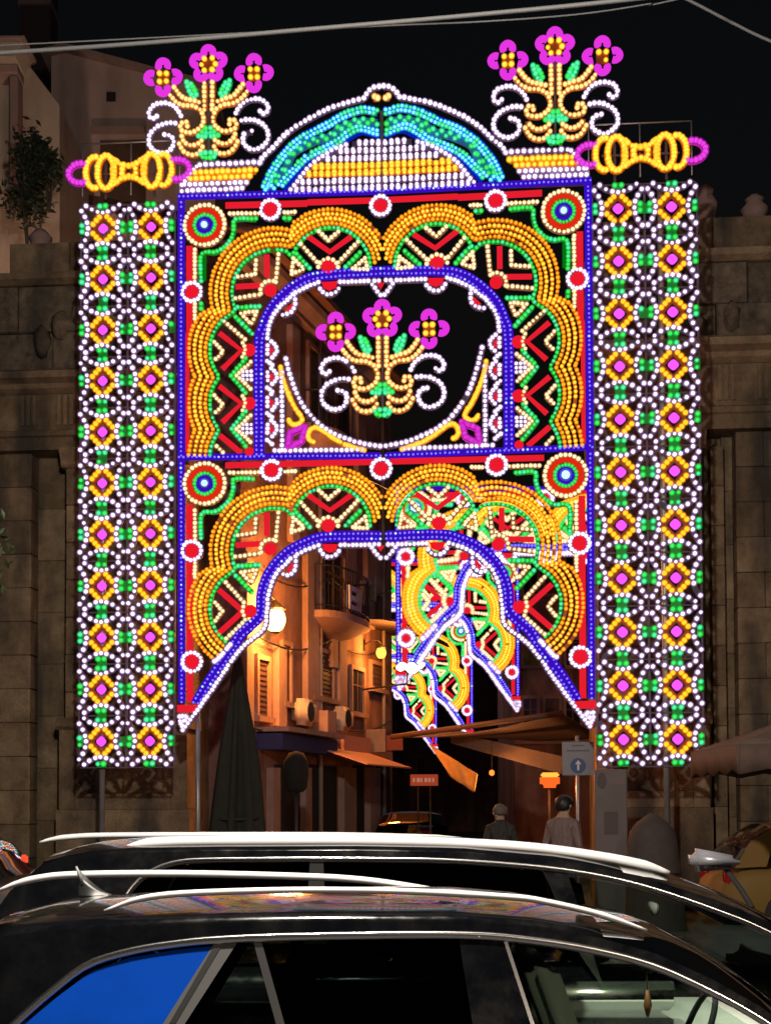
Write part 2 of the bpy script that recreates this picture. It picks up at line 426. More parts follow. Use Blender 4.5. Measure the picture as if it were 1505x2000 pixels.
# ---- the framed panels
def scallops(Lg, dy, lower):
    A = (646, 522 + dy); B = (537, 572 + dy)
    def arcpts(c, rad, a0, a1):
        n = max(3, int(abs(a1 - a0) / 6)); return [(c[0] + rad * math.cos(R(a0 + (a1 - a0) * i / n)), c[1] - rad * math.sin(R(a0 + (a1 - a0) * i / n))) for i in range(n + 1)]
    ends = {0: (77, 166, 0), 1: (86, 151, 6), 2: (95, 142, 10), 3: (104, 135, 19.5), 4: (113, 129, 30)}
    for n_ in range(5):     # each bead line runs on from scallop to scallop, from the foot to the point at the top
        pts = []
        c_rad = (80, 89, 99, 110, 121)[n_]
        if lower: pts += arcpts((490, 1190), c_rad, (232, 233, 234, 235, 235)[n_], (121, 126, 133, 139, 146)[n_])
        else:
            pts += arcpts((490, 893), c_rad, 178, (142, 146, 149, 152, 154)[n_])
            pts += arcpts((490, 788), c_rad, (217, 214, 211, 208, 206)[n_], (142, 146, 149, 152, 154)[n_])
            pts += arcpts((490, 684), c_rad, (217, 214, 211, 208, 206)[n_], (121, 126, 133, 139, 146)[n_])
        pts += arcpts(B, (84, 94, 104, 115, 126)[n_], 204 - n_ * 2.6, 75)
        Ra, a0, a1 = ends[n_]; pts += arcpts(A, Ra, a0, a1)
        Lg.path(pts, 'green' if n_ == 0 else ('orange' if n_ in (1, 4) else 'gold'), 9.2, 3.1, smooth=False, slatw=2.2)
    # inside of the top scallop
    f = lambda L: [(x, y + dy) for x, y in L]
    Lg.path(f([(623, 453), (641, 470), (661, 453)]), 'cream', 8.5, 3.6, smooth=False, single=True)
    Lg.band(f([(599, 460), (644, 492), (686, 462)]), 'red', 11, smooth=False)
    Lg.path(f([(588, 477), (619, 512)]), 'cream', 9, 3.6, single=True); Lg.path(f([(699, 473), (661, 513)]), 'cream', 9, 3.6, single=True)
    Lg.arc((641, 526 + dy), 20, 170, 10, 'cream', 9, 3.6, single=True); Lg.dome((641, 521 + dy), 14, 'disc', 'red_lamp')
    Lg.path(f([(579, 497), (605, 525)]), 'green', 9); Lg.path(f([(703, 494), (675, 522)]), 'green', 9)
    Lg.path(f([(573, 506), (569, 536), (594, 526)]), 'cream', 8, 3.5, smooth=False, closed=True, single=True)
    Lg.path(f([(713, 505), (688, 526), (718, 527)]), 'cream', 8, 3.5, smooth=False, closed=True, single=True)
    # inside of the corner scallop
    Lg.path(f([(500, 509), (499, 536), (465, 541)]), 'cream', 8.5, 3.5, smooth=False, single=True)
    Lg.band(f([(521, 497), (521, 541)]), 'red', 11, smooth=False); Lg.band(f([(460, 560), (510, 557)]), 'red', 11, smooth=False)
    Lg.path(f([(544, 497), (539, 552)]), 'cream', 9, 3.6, single=True); Lg.path(f([(460, 583), (507, 576)]), 'cream', 9, 3.6, single=True)
    Lg.arc((528, 568 + dy), 19, 70, 200, 'cream', 9, 3.6, single=True); Lg.dome((528, 567 + dy), 13, 'disc', 'red_lamp')
    Lg.path(f([(465, 601), (507, 599)]), 'green', 9)
    Lg.path(f([(471, 613), (502, 608), (491, 634)]), 'cream', 8, 3.5, smooth=False, closed=True, single=True)
    Lg.path(f([(461, 620), (493, 653)]), 'green', 9)
def panel_corner(Lg, y):
    """corner medallion of rings, y of its centre"""
    c = (400, y)
    Lg.ring(c, 40.5, 'cream', 28, 3.7, single=True)
    Lg.dome(c, 36, 'ring', 'red_light_ring', y=-.012, inner=25)
    Lg.ring(c, 21, 'green', 20, 2.9); Lg.dome(c, 17.5, 'blue', 'blue_light_ring', y=-.014, inner=10)
    cu = Q(*c)
    for m in (0, 1):
        cc = (2 * Lg.ax - cu[0], cu[1]) if m else cu
        Lg.bulb(cc, 'pale_blue', 8.5, True)
def disc(Lg, c, mirror=True):
    Lg.ring(c, 18.8, 'white', 15, 3.8, mirror, True); Lg.dome(c, 14, 'disc', 'red_light_disc', mirror)
def upper_panel():
    vb = Q(750, 893)[1]
    root = arch_empty('square_illumination', U0, vb); Lg = Lights(U0, vb, U0)
    top = lambda x: 384 - (x - 352) * .029
    # frame
    Lg.band([(354, 390), (354, 893)], 'blue', 15, smooth=False); Lg.path([(354, 396), (354, 890)], 'blue', 9, 2.4, slatw=0)
    Lg.band([(347, 384), (743, 373)], 'blue', 14, smooth=False); Lg.path([(350, 384), (743, 373)], 'blue', 9, 2.4, slatw=0)
    Lg.band([(347, 893), (743, 890)], 'blue', 13, smooth=False); Lg.path([(350, 893), (743, 890)], 'blue', 9, 2.4, slatw=0)
    # red bands, cream and green edging
    Lg.band([(440, 401), (600, 397)], 'red', 13, smooth=False); Lg.band([(600, 395), (735, 391)], 'red', 12, smooth=False)
    Lg.band([(370, 480), (370, 650)], 'red', 13, smooth=False); Lg.band([(366, 650), (366, 884)], 'red', 8, smooth=False)
    Lg.path([(449, 418), (506, 417)], 'cream', 8, 3.5, single=True); Lg.path([(556, 416), (576, 415)], 'cream', 8, 3.5, single=True)
    Lg.path([(381, 488), (381, 550)], 'cream', 8, 3.5, single=True); Lg.path([(381, 594), (381, 624)], 'cream', 8, 3.5, single=True)
    Lg.path([(500, 428), (460, 429), (457, 447), (452, 466), (440, 482), (421, 493), (394, 497), (393, 550)], 'green', 8, 3.5)
    Lg.path([(556, 427), (566, 427)], 'green', 8); Lg.path([(393, 594), (393, 604)], 'green', 8)
    Lg.band([(399, 500), (399, 548)], 'green', 8, smooth=False)
    panel_corner(Lg, 440)
    disc(Lg, (528, 410)); disc(Lg, (743, 402), False); disc(Lg, (375, 571))
    scallops(Lg, 0, False)
    # side scallops
    for y in (684, 788):
        Lg.band([(428, y - 34), (471, y), (434, y + 37)], 'red', 11, smooth=False)
        Lg.path([(419, y - 15), (436, y + 3), (422, y + 18)], 'cream', 8, 3.5, smooth=False, single=True)
        Lg.dome((487, y), 13, 'disc', 'red_lamp'); Lg.path([(474, y - 14), (480, y), (474, y + 14)], 'cream', 9, 3.4)
        t = y + 50
        Lg.path([(490, t - 26), (462, t), (490, t + 26)], 'cream', 8, 3.7, smooth=False)
        for k in (-8, 0, 8): Lg.path([(475, t + k), (491, t + k)], 'white', 8, 3.4, mirror=True)
        Lg.path([(480, t - 34), (452, t), (480, t + 34)], 'green', 9, 3.5, smooth=False)
    Lg.path([(438, 628), (479, 664)], 'cream', 9, 3.6)
    Lg.band([(429, 850), (471, 885)], 'red', 11, smooth=False); Lg.path([(424, 872), (436, 884)], 'cream', 8, 3.5)
    Lg.dome((487, 882), 9, 'disc', 'red_lamp')
    # blue inner arch with two bulb lines
    ctr = [(506, 890), (506, 681), (514, 639), (530, 603), (559, 571), (594, 547), (635, 537), (746, 530)]
    Lg.band(ctr, 'blue', 22)
    Lg.path([(501, 888), (501, 681), (509, 637), (525, 599), (555, 566), (592, 542), (634, 532), (743.5, 525)], 'blue', 9, 2.5, slatw=0)
    Lg.path([(511, 888), (511, 682), (519, 641), (535, 607), (563, 576), (597, 552), (636, 542), (743, 535)], 'blue', 9, 2.5, slatw=0)
    # white beading inside the arch
    w = dict(col='white', sp=8.5, r=4.1, single=True)
    Lg.path([(523, 661), (525, 640), (533, 619), (546, 601)], **w); Lg.path([(550, 596), (563, 586), (572, 576)], **w)
    Lg.path([(552, 616), (566, 612), (575, 602), (577, 590), (575, 577)], **w)
    Lg.fill([(557, 606), (570, 592), (573, 600), (564, 610)], 'disc')
    Lg.path([(578, 572), (600, 561), (622, 552)], **w)
    Lg.path([(625, 565), (633, 573), (643, 576), (653, 573), (661, 564)], **w); Lg.fill([(627, 551), (660, 549), (656, 562), (643, 568), (632, 563)], 'disc')
    Lg.path([(664, 552), (719, 550)], **w); Lg.path([(727, 556), (734, 566), (743, 577)], **w)
    Lg.fill([(735, 552), (743, 566), (751, 552)], 'red', False); Lg.path([(731, 550), (740, 549)], **w)
    for y in (684, 736, 786, 838):
        Lg.path([(530, y - 16), (539, y - 7), (541, y + 3), (532, y + 15)], **w); Lg.path([(523, y - 8), (523, y + 8)], **w)
        Lg.fill([(526, y - 8), (534, y - 4), (535, y + 4), (527, y + 9)], 'red')
        Lg.path([(522, y + 22), (532, y + 30)], **w)
    # drape and scrolls of the window
    Lg.path([(556, 692), (563, 720), (577, 763), (594, 795), (619, 825), (647, 845), (678, 858), (708, 867), (743, 872)], 'white', 10.3, 4.4, single=True)
    Lg.path([(551, 728), (551, 880)], 'white', 10, 4.2, single=True); Lg.path([(537, 881), (708, 879)], 'white', 10, 4.2, single=True)
    Lg.path([(548, 718), (553, 742), (561, 765), (575, 795), (586, 811), (590, 821), (582, 829), (570, 829), (564, 821)], 'gold', 5, 3.9)
    Lg.path([(711, 880), (675, 869), (647, 854), (624, 838), (612, 836), (604, 844), (603, 857), (612, 864)], 'gold', 5, 3.9)
    Lg.path([(596, 833), (589, 862), (562, 877), (566, 846)], 'magenta', 4, 4.6, closed=True, smooth=False)
    Lg.finish(root, 300)
    return tag(root, 'square panel of coloured bulbs with a round window above the arch opening', 'light panel')
upper_panel()

def lower_lights(Lg):
    Lg.band([(354, 893), (355, 1372)], 'blue', 14, smooth=False, y=-.003); Lg.path([(354, 906), (355, 1372)], 'blue', 9, 2.4, slatw=0)
    Lg.band([(440, 909), (735, 902)], 'red', 12, smooth=False)
    Lg.band([(370, 985), (371, 1372)], 'red', 13, smooth=False)
    Lg.path([(449, 924), (506, 923)], 'cream', 8, 3.5, single=True); Lg.path([(557, 922), (577, 921)], 'cream', 8, 3.5, single=True)
    Lg.path([(381, 997), (381, 1055)], 'cream', 8, 3.5, single=True); Lg.path([(381, 1100), (381, 1128)], 'cream', 8, 3.5, single=True)
    Lg.path([(494, 936), (458, 936), (456, 953), (451, 972), (439, 988), (420, 1000), (394, 1004), (393, 1052)], 'green', 8, 3.5)
    panel_corner(Lg, 945)
    disc(Lg, (530, 919)); disc(Lg, (744, 916), False); disc(Lg, (375, 1076)); disc(Lg, (375, 1293))
    scallops(Lg, 505, True)
    Lg.band([(427, 1152), (472, 1192)], 'red', 11, smooth=False); Lg.band([(472, 1196), (424, 1240)], 'red', 11, smooth=False)
    Lg.path([(420, 1177), (435, 1194), (421, 1213)], 'cream', 8, 3.5, smooth=False); Lg.dome((489, 1194), 13, 'disc', 'red_lamp')
    Lg.path([(441, 1138), (477, 1177), (474, 1194), (480, 1212), (442, 1248)], 'cream', 9, 3.6, smooth=False)
    Lg.band([(743, 1048), (637, 1049), (595, 1061), (565, 1077), (540, 1100), (521, 1129), (511, 1161), (508, 1200), (488, 1223), (470, 1239), (456, 1261), (427, 1304), (408, 1332), (383, 1374)], 'blue', 22)
    Lg.path([(743, 1043), (637, 1044), (593, 1057), (561, 1073), (535, 1097), (516, 1127), (506, 1160), (503, 1197), (483, 1219), (465, 1236), (452, 1258), (422, 1302), (403, 1330), (378, 1372)], 'blue', 9, 2.5, slatw=0)
    Lg.path([(743, 1053), (637, 1054), (597, 1066), (569, 1081), (545, 1103), (526, 1131), (516, 1162), (513, 1203), (493, 1227), (475, 1242), (460, 1264), (432, 1306), (413, 1334), (388, 1374)], 'blue', 9, 2.5, slatw=0)
    w = dict(col='white', sp=8.5, r=4.1, single=True)
    Lg.path([(523, 1171), (528, 1149), (536, 1127), (545, 1114)], **w); Lg.path([(552, 1108), (568, 1092)], **w)
    Lg.path([(553, 1122), (564, 1124), (575, 1115), (578, 1101), (577, 1088)], **w); Lg.fill([(559, 1114), (571, 1098), (573, 1108), (565, 1118)], 'red')
    Lg.path([(581, 1083), (600, 1074), (622, 1066)], **w)
    Lg.path([(626, 1076), (633, 1085), (643, 1088), (653, 1086), (662, 1077)], **w); Lg.fill([(629, 1063), (660, 1063), (656, 1075), (643, 1080), (633, 1075)], 'disc')
    Lg.path([(665, 1065), (721, 1065)], **w); Lg.path([(726, 1070), (732, 1079), (743, 1090)], **w); Lg.fill([(735, 1066), (743, 1078), (751, 1066)], 'red', False)
    Lg.path([(731, 1064), (740, 1064)], **w)
    Lg.path([(523, 1180), (521, 1200), (519, 1222), (508, 1237), (497, 1245), (476, 1262), (463, 1277), (452, 1292)], **w)
    Lg.path([(446, 1300), (430, 1325), (404, 1362), (376, 1401), (358, 1426)], sp=8, **{k: v for k, v in w.items() if k != 'sp'})
    Lg.path([(436, 1276), (428, 1286), (420, 1292)], 'white', 6, 4.6); Lg.path([(444, 1268), (450, 1260)], 'white', 6, 4.6)
    Lg.path([(352, 1400), (366, 1400), (362, 1409), (352, 1409), (357, 1418)], 'white', 6, 4.6, smooth=False)
    Lg.fill([(346, 1377), (390, 1377), (384, 1392), (346, 1392)], 'red')
def lower_panel():
    vb = Q(750, 1426)[1]
    root = arch_empty('light_arch', U0, GROUND_Z); Lg = Lights(U0, GROUND_Z, U0)
    lower_lights(Lg); Lg.finish(root, 300)
    for px in (383,):
        u = Q(px, 1500)[0]; POLE(root, u - U0, 0, vb + .3 - GROUND_Z, .035, .12)
    return tag(root, 'nearest arch of coloured bulbs with cusped opening over the street', 'light arch')
lower_panel()
# ---- flower ornaments: three magenta flowers over a vase of scrolls (traced on the one in the window)
def flower_ornament(c, label, name='flower_ornament'):
    cq = Q(*c); ref = Q(746.6, 625); v0 = ref[1] - 1.45
    root = arch_empty(name, cq[0], cq[1] - 1.45, .02)
    Lg = Lights(ref[0], v0, ref[0])
    pk = dict(single=True)
    Lg.path([(739, 662), (739, 716)], 'peach', 10, 4.0, single=True)
    Lg.path([(678, 670), (687, 682), (698, 692), (713, 696), (728, 700)], 'peach', 8.5, 4.1, single=True)
    Lg.path([(670, 685), (679, 696), (690, 704), (701, 707), (713, 707), (722, 710), (731, 716), (736, 726), (738, 736), (735, 746), (729, 753), (722, 758), (713, 761), (703, 760), (694, 757), (691, 748), (696, 740), (705, 741), (705, 748)], 'peach', 9.3, 3.9, single=True)
    Lg.path([(694, 768), (697, 776), (704, 783), (713, 786), (725, 784), (734, 777)], 'peach', 9, 3.9, single=True)
    Lg.path([(689, 783), (694, 793), (701, 801), (711, 805), (722, 805), (731, 799), (736, 790)], 'peach', 9, 3.9, single=True)
    Lg.path([(704, 661), (707, 672), (711, 682), (718, 692)], 'mint', 9, 4.3, single=True); Lg.path([(712, 665), (718, 675), (722, 685)], 'green', 9, 4.3, single=True)
    Lg.path([(742, 753), (736, 761), (728, 768)], 'green', 10, 4.3, single=True); Lg.path([(741, 769), (735, 769)], 'mint', 7, 4, single=True); Lg.path([(742, 762), (742, 764)], 'mint', 9, 4, single=True)
    Lg.path([(742, 802), (732, 804)], 'mint', 8, 4.4, single=True); Lg.path([(743, 812), (736, 810)], 'green', 8, 4.2, single=True)
    Lg.path([(692, 727), (687, 717), (678, 708), (666, 702), (653, 701), (641, 704), (632, 711), (628, 720), (630, 729), (638, 732), (644, 727)], 'white', 8.5, 4.1, single=True)
    Lg.path([(681, 742), (669, 741), (657, 743), (646, 748), (636, 755), (630, 765), (628, 777), (631, 788), (640, 797), (650, 801), (663, 800), (673, 793), (678, 783), (676, 771), (668, 765), (660, 764)], 'white', 8.8, 4.2, single=True)
    # thin carrier rods and the flowers' yellow hearts
    Lg.ribbon([Q(746.6, 640), Q(746.6, 815)], .035, y=.03)
    hearts = [((746.6, 625), [(-8, -12), (8, -12), (-14, 0), (14, 0), (-8, 12), (8, 12)], False),
              ((656, 650), [(-7, -8), (7, -8), (-7, 8), (7, 8)], True)]
    for cc, offs, mr in hearts:
        q = Q(*cc)
        for m in ((0, 1) if mr else (0,)):
            qq = (2 * Lg.ax - q[0], q[1]) if m else q
            Lg.ribbon([(qq[0], qq[1] - 14 * PX), (qq[0], qq[1] + 14 * PX)], 24 * PX, col='yellow')
            for o in offs: Lg.bulb((qq[0] + o[0] * PX, qq[1] - o[1] * PX), 'gold', 4.4, True)
            n = 5 if not mr else 4
            for k in range(n):
                a = math.pi / 2 + 2 * math.pi * k / n
                # horseshoe petal tube
                pc = (qq[0] + 24 * PX * math.cos(a) - Lg.u0, qq[1] + 24 * PX * math.sin(a) - v0)
                pts = []
                for t in np.linspace(-2.05, 2.05, 11):
                    pts.append((pc[0] + 9.5 * PX * math.cos(a + t), -.03, pc[1] + 9.5 * PX * math.sin(a + t)))
                mb = MB(); mb.tube(pts, 7.2 * PX, 8); Lg.pieces.append(('petal', 'magenta', mb))
    Lg.finish(root, 300)
    return tag(root, label, 'flower ornament', 'flower ornaments of light bulbs')
flower_ornament((408, 128), 'magenta flower ornament of bulbs above the left end of the arch')
flower_ornament((1083, 94), 'magenta flower ornament of bulbs above the right end of the arch')
flower_ornament((746.6, 625), 'magenta flower ornament of bulbs hanging in the round window')

# ---- spool-shaped ornaments on top of the columns
def spool(c, label):
    cq = Q(*c); v0 = cq[1] - .36
    root = arch_empty('spool_ornament', cq[0], v0, .05); Lg = Lights(cq[0], v0, cq[0])
    E_ = lambda cx_, rx, ry, a0, a1, n=20: [(cq[0] + (cx_ + rx * math.cos(R(a0 + (a1 - a0) * i / n))) * PX, cq[1] + (ry * math.sin(R(a0 + (a1 - a0) * i / n))) * PX) for i in range(n + 1)]
    for pts, col, sp in ((E_(-47, 17, 34, 0, 360), 'gold', 7), (E_(-70, 18, 32, 80, 280), 'gold', 7.5), (E_(-26, 6, 21, 90, 270), 'gold', 9), (E_(-10, 4, 12, 90, 270), 'gold', 8)):
        Lg.path(pts, col, sp, 4.6, smooth=False, uv=True, single=True, slatw=3.2)
    Lg.path([(cq[0] + a * PX, cq[1] + b * PX) for a, b in ((-30, 25), (-18, 16), (-6, 12), (0, 11))], 'gold', 8, 4.2, uv=True, single=True)
    Lg.path([(cq[0] + a * PX, cq[1] + b * PX) for a, b in ((-30, -25), (-18, -16), (-6, -12), (0, -11))], 'gold', 8, 4.2, uv=True, single=True)
    Lg.path(E_(-98, 26, 20, 70, 290), 'magenta', 8, 5.0, smooth=False, uv=True, single=True)
    Lg.ribbon([(cq[0] - 75 * PX, cq[1]), (cq[0] + 75 * PX, cq[1])], .03, y=.03)
    for k in (-1, 1): Lg.ribbon([(cq[0] + k * 50 * PX, v0 - .02), (cq[0] + k * 50 * PX, cq[1] + .25)], .04, y=.05)
    Lg.finish(root, 300)
    mb = MB()    # wire box frame behind
    for a, b in (((-.75, .1, .05), (-.75, .1, .86)), ((.75, .1, .05), (.75, .1, .86)), ((-.75, .1, .86), (.75, .1, .86)), ((0, .1, .05), (0, .1, .86))):
        mb.tube([a, b], .012, 6)
    mb.build('wire_frame', STEEL, root, True)
    return tag(root, label, 'spool ornament', 'spool ornaments of yellow bulbs')
spool((254, 338), 'yellow spool of bulbs with magenta loops atop the left column')
spool((1250, 302), 'yellow spool of bulbs with magenta loops atop the right column')

# ---- fan-shaped crown
def crown():
    vb = Q(745, 377)[1]
    ax = (Q(745.5, 300)[0])
    root = arch_empty('fan_illumination', U0, vb); Lg = Lights(U0, vb, ax)
    Lg.path([(507, 320), (516, 305), (536, 287), (552, 269), (571, 253), (591, 240), (613, 228), (634, 217), (656, 208), (677, 202), (699, 196), (711, 193), (716, 184), (723, 176), (732, 171), (741, 170)], 'white', 10.6, 4.4, single=True)
    Lg.path([(732, 190), (737, 193)], 'peach', 5, 5.2, single=True)
    out = [(518, 366), (528, 343), (541, 321), (566, 291), (598, 266), (638, 246), (663, 231), (685, 221), (710, 215), (737, 220)]
    mid = [(530, 352), (557, 330), (573, 298), (613, 276), (645, 266), (663, 251), (692, 239), (713, 237), (736, 240)]
    inn = [(548, 362), (573, 334), (598, 309), (627, 294), (656, 280), (677, 263), (702, 251), (736, 260)]
    Lg.band([(x - 4, y - 5) for x, y in out], 'edge_glow', 11, y=.012); Lg.band([(x + 5, y + 6) for x, y in inn], 'edge_glow', 11, y=.012)  # emissive strips put behind the bulbs for the blue glow at the edges
    for pts in (out, inn):
        P = resample(catmull([Q(*p) for p in pts], 8), 8.2 * PX)
        for m in (0, 1):
            q = Lg.mir(P) if m else P
            c0 = np.array(Q(745, 420)) if not m else np.array(Lg.mir([Q(745, 420)])[0])
            Lg.ribbon(q, .11, col='cyan')
            for p in q:      # pairs of bulbs set along the radius
                d = np.array(p) - c0; d = d / np.linalg.norm(d)
                for t in (-4.2, 4.2): Lg.bulb(np.array(p) + d * t * PX, random.choice(['cyan', 'cyan', 'mint']), 3.6)
    P = resample(catmull([Q(*p) for p in mid], 8), 9 * PX)
    for m in (0, 1):
        q = Lg.mir(P) if m else P
        Lg.ribbon(q, .13, col='cyan')
        for i, p in enumerate(q):
            Lg.bulb((p[0], p[1] + (4 if i % 2 else -4) * PX), random.choice(['green', 'mint', 'mint']), 4.1)
    Lg.path([(519, 371), (527, 362), (536, 369)], 'cyan', 8, 3.8); Lg.path([(530, 352), (540, 356)], 'green', 8, 3.8)
    # rows of the fan
    for y, x0, col in ((279, 690, 'white'), (294, 655, 'white'), (309, 629, 'white'), (323, 610, 'gold'), (337, 596, 'gold'), (352, 585, 'white'), (367, 574, 'white')):
        n = int((739 - x0) / 12.3)
        for k in range(n + 1):
            for m in (0, 1):
                p = Q(739 - 12.3 * k, y + .35 * k); p = Lg.mir([p])[0] if m else p
                for t in (-2.2, 2.2): Lg.bulb((p[0], p[1] + t * PX), col, 4.0, True)
        row = [Q(741, y), Q(x0 - 3, y + .35 * n)]
        Lg.ribbon(row, .085, col=col); Lg.ribbon(Lg.mir(row), .085, col=col)
    Lg.path([(x + 2, y) for x, y in ((674, 284), (652, 291), (636, 301), (619, 312), (603, 325), (590, 340), (576, 360), (566, 371))], 'white', 10, 4.3)
    # side wings
    for y, xa, xb, col in ((321, 391, 508, 'white'), (336, 382, 500, 'gold'), (348, 372, 488, 'gold'), (360, 360, 482, 'white'), (372, 356, 474, 'white')):
        Lg.path([(xa, y + 2), (xb, y - 3)], col, 11.6, 4.7); 
    Lg.path([(385, 326), (370, 343), (356, 362)], 'white', 9, 4.3)
    Lg.ribbon([Q(745, 215), Q(745, 378)], .05, y=-.002)
    Lg.ribbon([Q(352, 381), Q(1150, 356)], .05, y=.05)
    Lg.finish(root, 300)
    return tag(root, 'fan shaped crown of white, yellow and cyan bulbs on top of the panel', 'light crown')
crown()

# ---- the further arches down the street: same pattern, bulbs too far to pick apart
def far_arches():
    src = None; ph = Q(750, 1426)[1]
    med = Q(400, 945); tip = Q(1158, 1412)
    spec = [(28.8, ('med', 810, 990), 'second arch of coloured bulbs, largest of those beyond the first'),
            (38.2, ('tip', 1012, 1384), 'third arch of coloured bulbs down the street'),
            (48.0, ('tip', 922, 1444), 'fourth arch of coloured bulbs down the street, partly behind the brown awning'),
            (60.0, ('tip', 852, 1468), 'farthest arch of coloured bulbs at the end of the row')]
    for i, (Y, (k, px, py), label) in enumerate(spec):
        a = at(px, py, Y); lo = med if k == 'med' else tip
        root = empty('light_arch', (a.x - (lo[0] - U0), Y, a.z - (lo[1] - ph)), -R(2))
        if src is None:
            Lg = Lights(U0, ph, U0, 1.7); lower_lights(Lg); Lg.band([(347, 893), (743, 890)], 'blue', 13, smooth=False)
            Lg.finish(root, 0); src = root
            mbp = MB(); mbp.tube([(-4.2, .1, 4.6), (-2.9, .1, 3.95), (2.9, .1, 3.95), (4.2, .1, 4.6)], .012, 6); pm = mbp.mesh('suspension_wire', STEEL)
        else:
            for c in src.children:
                if c.name.startswith('suspension'): continue
                d = c.copy(); COL.objects.link(d); d.parent = root
        put('suspension_wire', pm, root)
        tag(root, label, 'light arch', 'arches of light bulbs along the street')
far_arches()
# ------------------------------------------------------------------ setting: ground, gate piers, houses
def tex_mat(name, dark, light, scale, rough=.85, bump=.5, bscale=25, rand=.25, stain=(.05, .045, .04), stain_amt=.6):
    """weathered masonry: noise between two tones, dark run-off stains, tone per piece"""
    def f(m, nt, b):
        N = nt.nodes.new; K = nt.links.new
        g = N('ShaderNodeNewGeometry')
        n1 = N('ShaderNodeTexNoise'); n1.inputs['Scale'].default_value = scale; n1.inputs['Detail'].default_value = 8; n1.inputs['Roughness'].default_value = .7
        K(g.outputs['Position'], n1.inputs['Vector'])
        r = N('ShaderNodeValToRGB'); r.color_ramp.elements[0].position = .32; r.color_ramp.elements[1].position = .7
        r.color_ramp.elements[0].color = (*dark, 1); r.color_ramp.elements[1].color = (*light, 1); K(n1.outputs['Fac'], r.inputs[0])
        mp = N('ShaderNodeMapping'); mp.inputs['Scale'].default_value = (1.6, 1.6, .35); K(g.outputs['Position'], mp.inputs['Vector'])
        n2 = N('ShaderNodeTexNoise'); n2.inputs['Scale'].default_value = 1.0; n2.inputs['Detail'].default_value = 7; K(mp.outputs[0], n2.inputs['Vector'])
        r2 = N('ShaderNodeValToRGB'); r2.color_ramp.elements[0].position = .48; r2.color_ramp.elements[1].position = .66
        r2.color_ramp.elements[0].color = (0, 0, 0, 1); r2.color_ramp.elements[1].color = (stain_amt,) * 3 + (1,); K(n2.outputs['Fac'], r2.inputs[0])
        mx = N('ShaderNodeMixRGB'); mx.inputs[2].default_value = (*stain, 1); K(r2.outputs[0], mx.inputs[0]); K(r.outputs[0], mx.inputs[1])
        oi = N('ShaderNodeObjectInfo'); ma = N('ShaderNodeMath'); ma.operation = 'MULTIPLY_ADD'; ma.inputs[1].default_value = rand * 2; ma.inputs[2].default_value = 1 - rand
        K(oi.outputs['Random'], ma.inputs[0])
        mu = N('ShaderNodeVectorMath'); mu.operation = 'SCALE'; K(mx.outputs[0], mu.inputs[0]); K(ma.outputs[0], mu.inputs['Scale'])
        K(mu.outputs[0], b.inputs['Base Color']); b.inputs['Roughness'].default_value = rough; b.inputs['Specular IOR Level'].default_value = .25
        n3 = N('ShaderNodeTexNoise'); n3.inputs['Scale'].default_value = bscale; n3.inputs['Detail'].default_value = 8; K(g.outputs['Position'], n3.inputs['Vector'])
        bp = N('ShaderNodeBump'); bp.inputs['Strength'].default_value = bump; bp.inputs['Distance'].default_value = .04; K(n3.outputs['Fac'], bp.inputs['Height']); K(bp.outputs[0], b.inputs['Normal'])
    return mat(name, f)
STONE = tex_mat('weathered_stone', (.13, .09, .053), (.34, .245, .15), 2.6, bump=.5, stain_amt=.88)
STONE_CARVED = tex_mat('rough_carved_stone', (.07, .055, .04), (.26, .2, .14), 5.0, bump=.9, bscale=9, stain_amt=.8)
PINK_PLASTER = tex_mat('pink_plaster', (.42, .30, .26), (.5, .36, .31), .8, bump=.15, rand=.05, stain=(.2, .13, .11), stain_amt=.45)
BEIGE_PLASTER = tex_mat('beige_plaster', (.42, .33, .25), (.55, .43, .33), 1.0, bump=.15, rand=.08, stain=(.25, .16, .11), stain_amt=.4)
OLD_PLASTER = tex_mat('old_plaster', (.22, .12, .10), (.36, .21, .175), 1.6, bump=.5, rand=.1, stain=(.09, .05, .04), stain_amt=.85)
LILAC_PLASTER = tex_mat('pale_plaster', (.42, .36, .36), (.5, .43, .43), 1.2, bump=.2, rand=.05, stain=(.25, .2, .2), stain_amt=.4)
TRIM = tex_mat('pale_stone_trim', (.28, .185, .16), (.40, .27, .235), 2.0, bump=.3, rand=.12, stain=(.2, .14, .11), stain_amt=.5)
SHUTTER = plain('brown_shutter', (.10, .055, .035), .6, var=.2, scale=6)
DARK = plain('dark_interior', (.012, .01, .01), .8)
IRON = plain('black_iron', (.02, .02, .022), .5, .3)
WINDOW = plain('dark_window_glass', (.02, .022, .028), .08)
TILE = plain('clay_tile', (.28, .14, .09), .8, var=.3, scale=4)

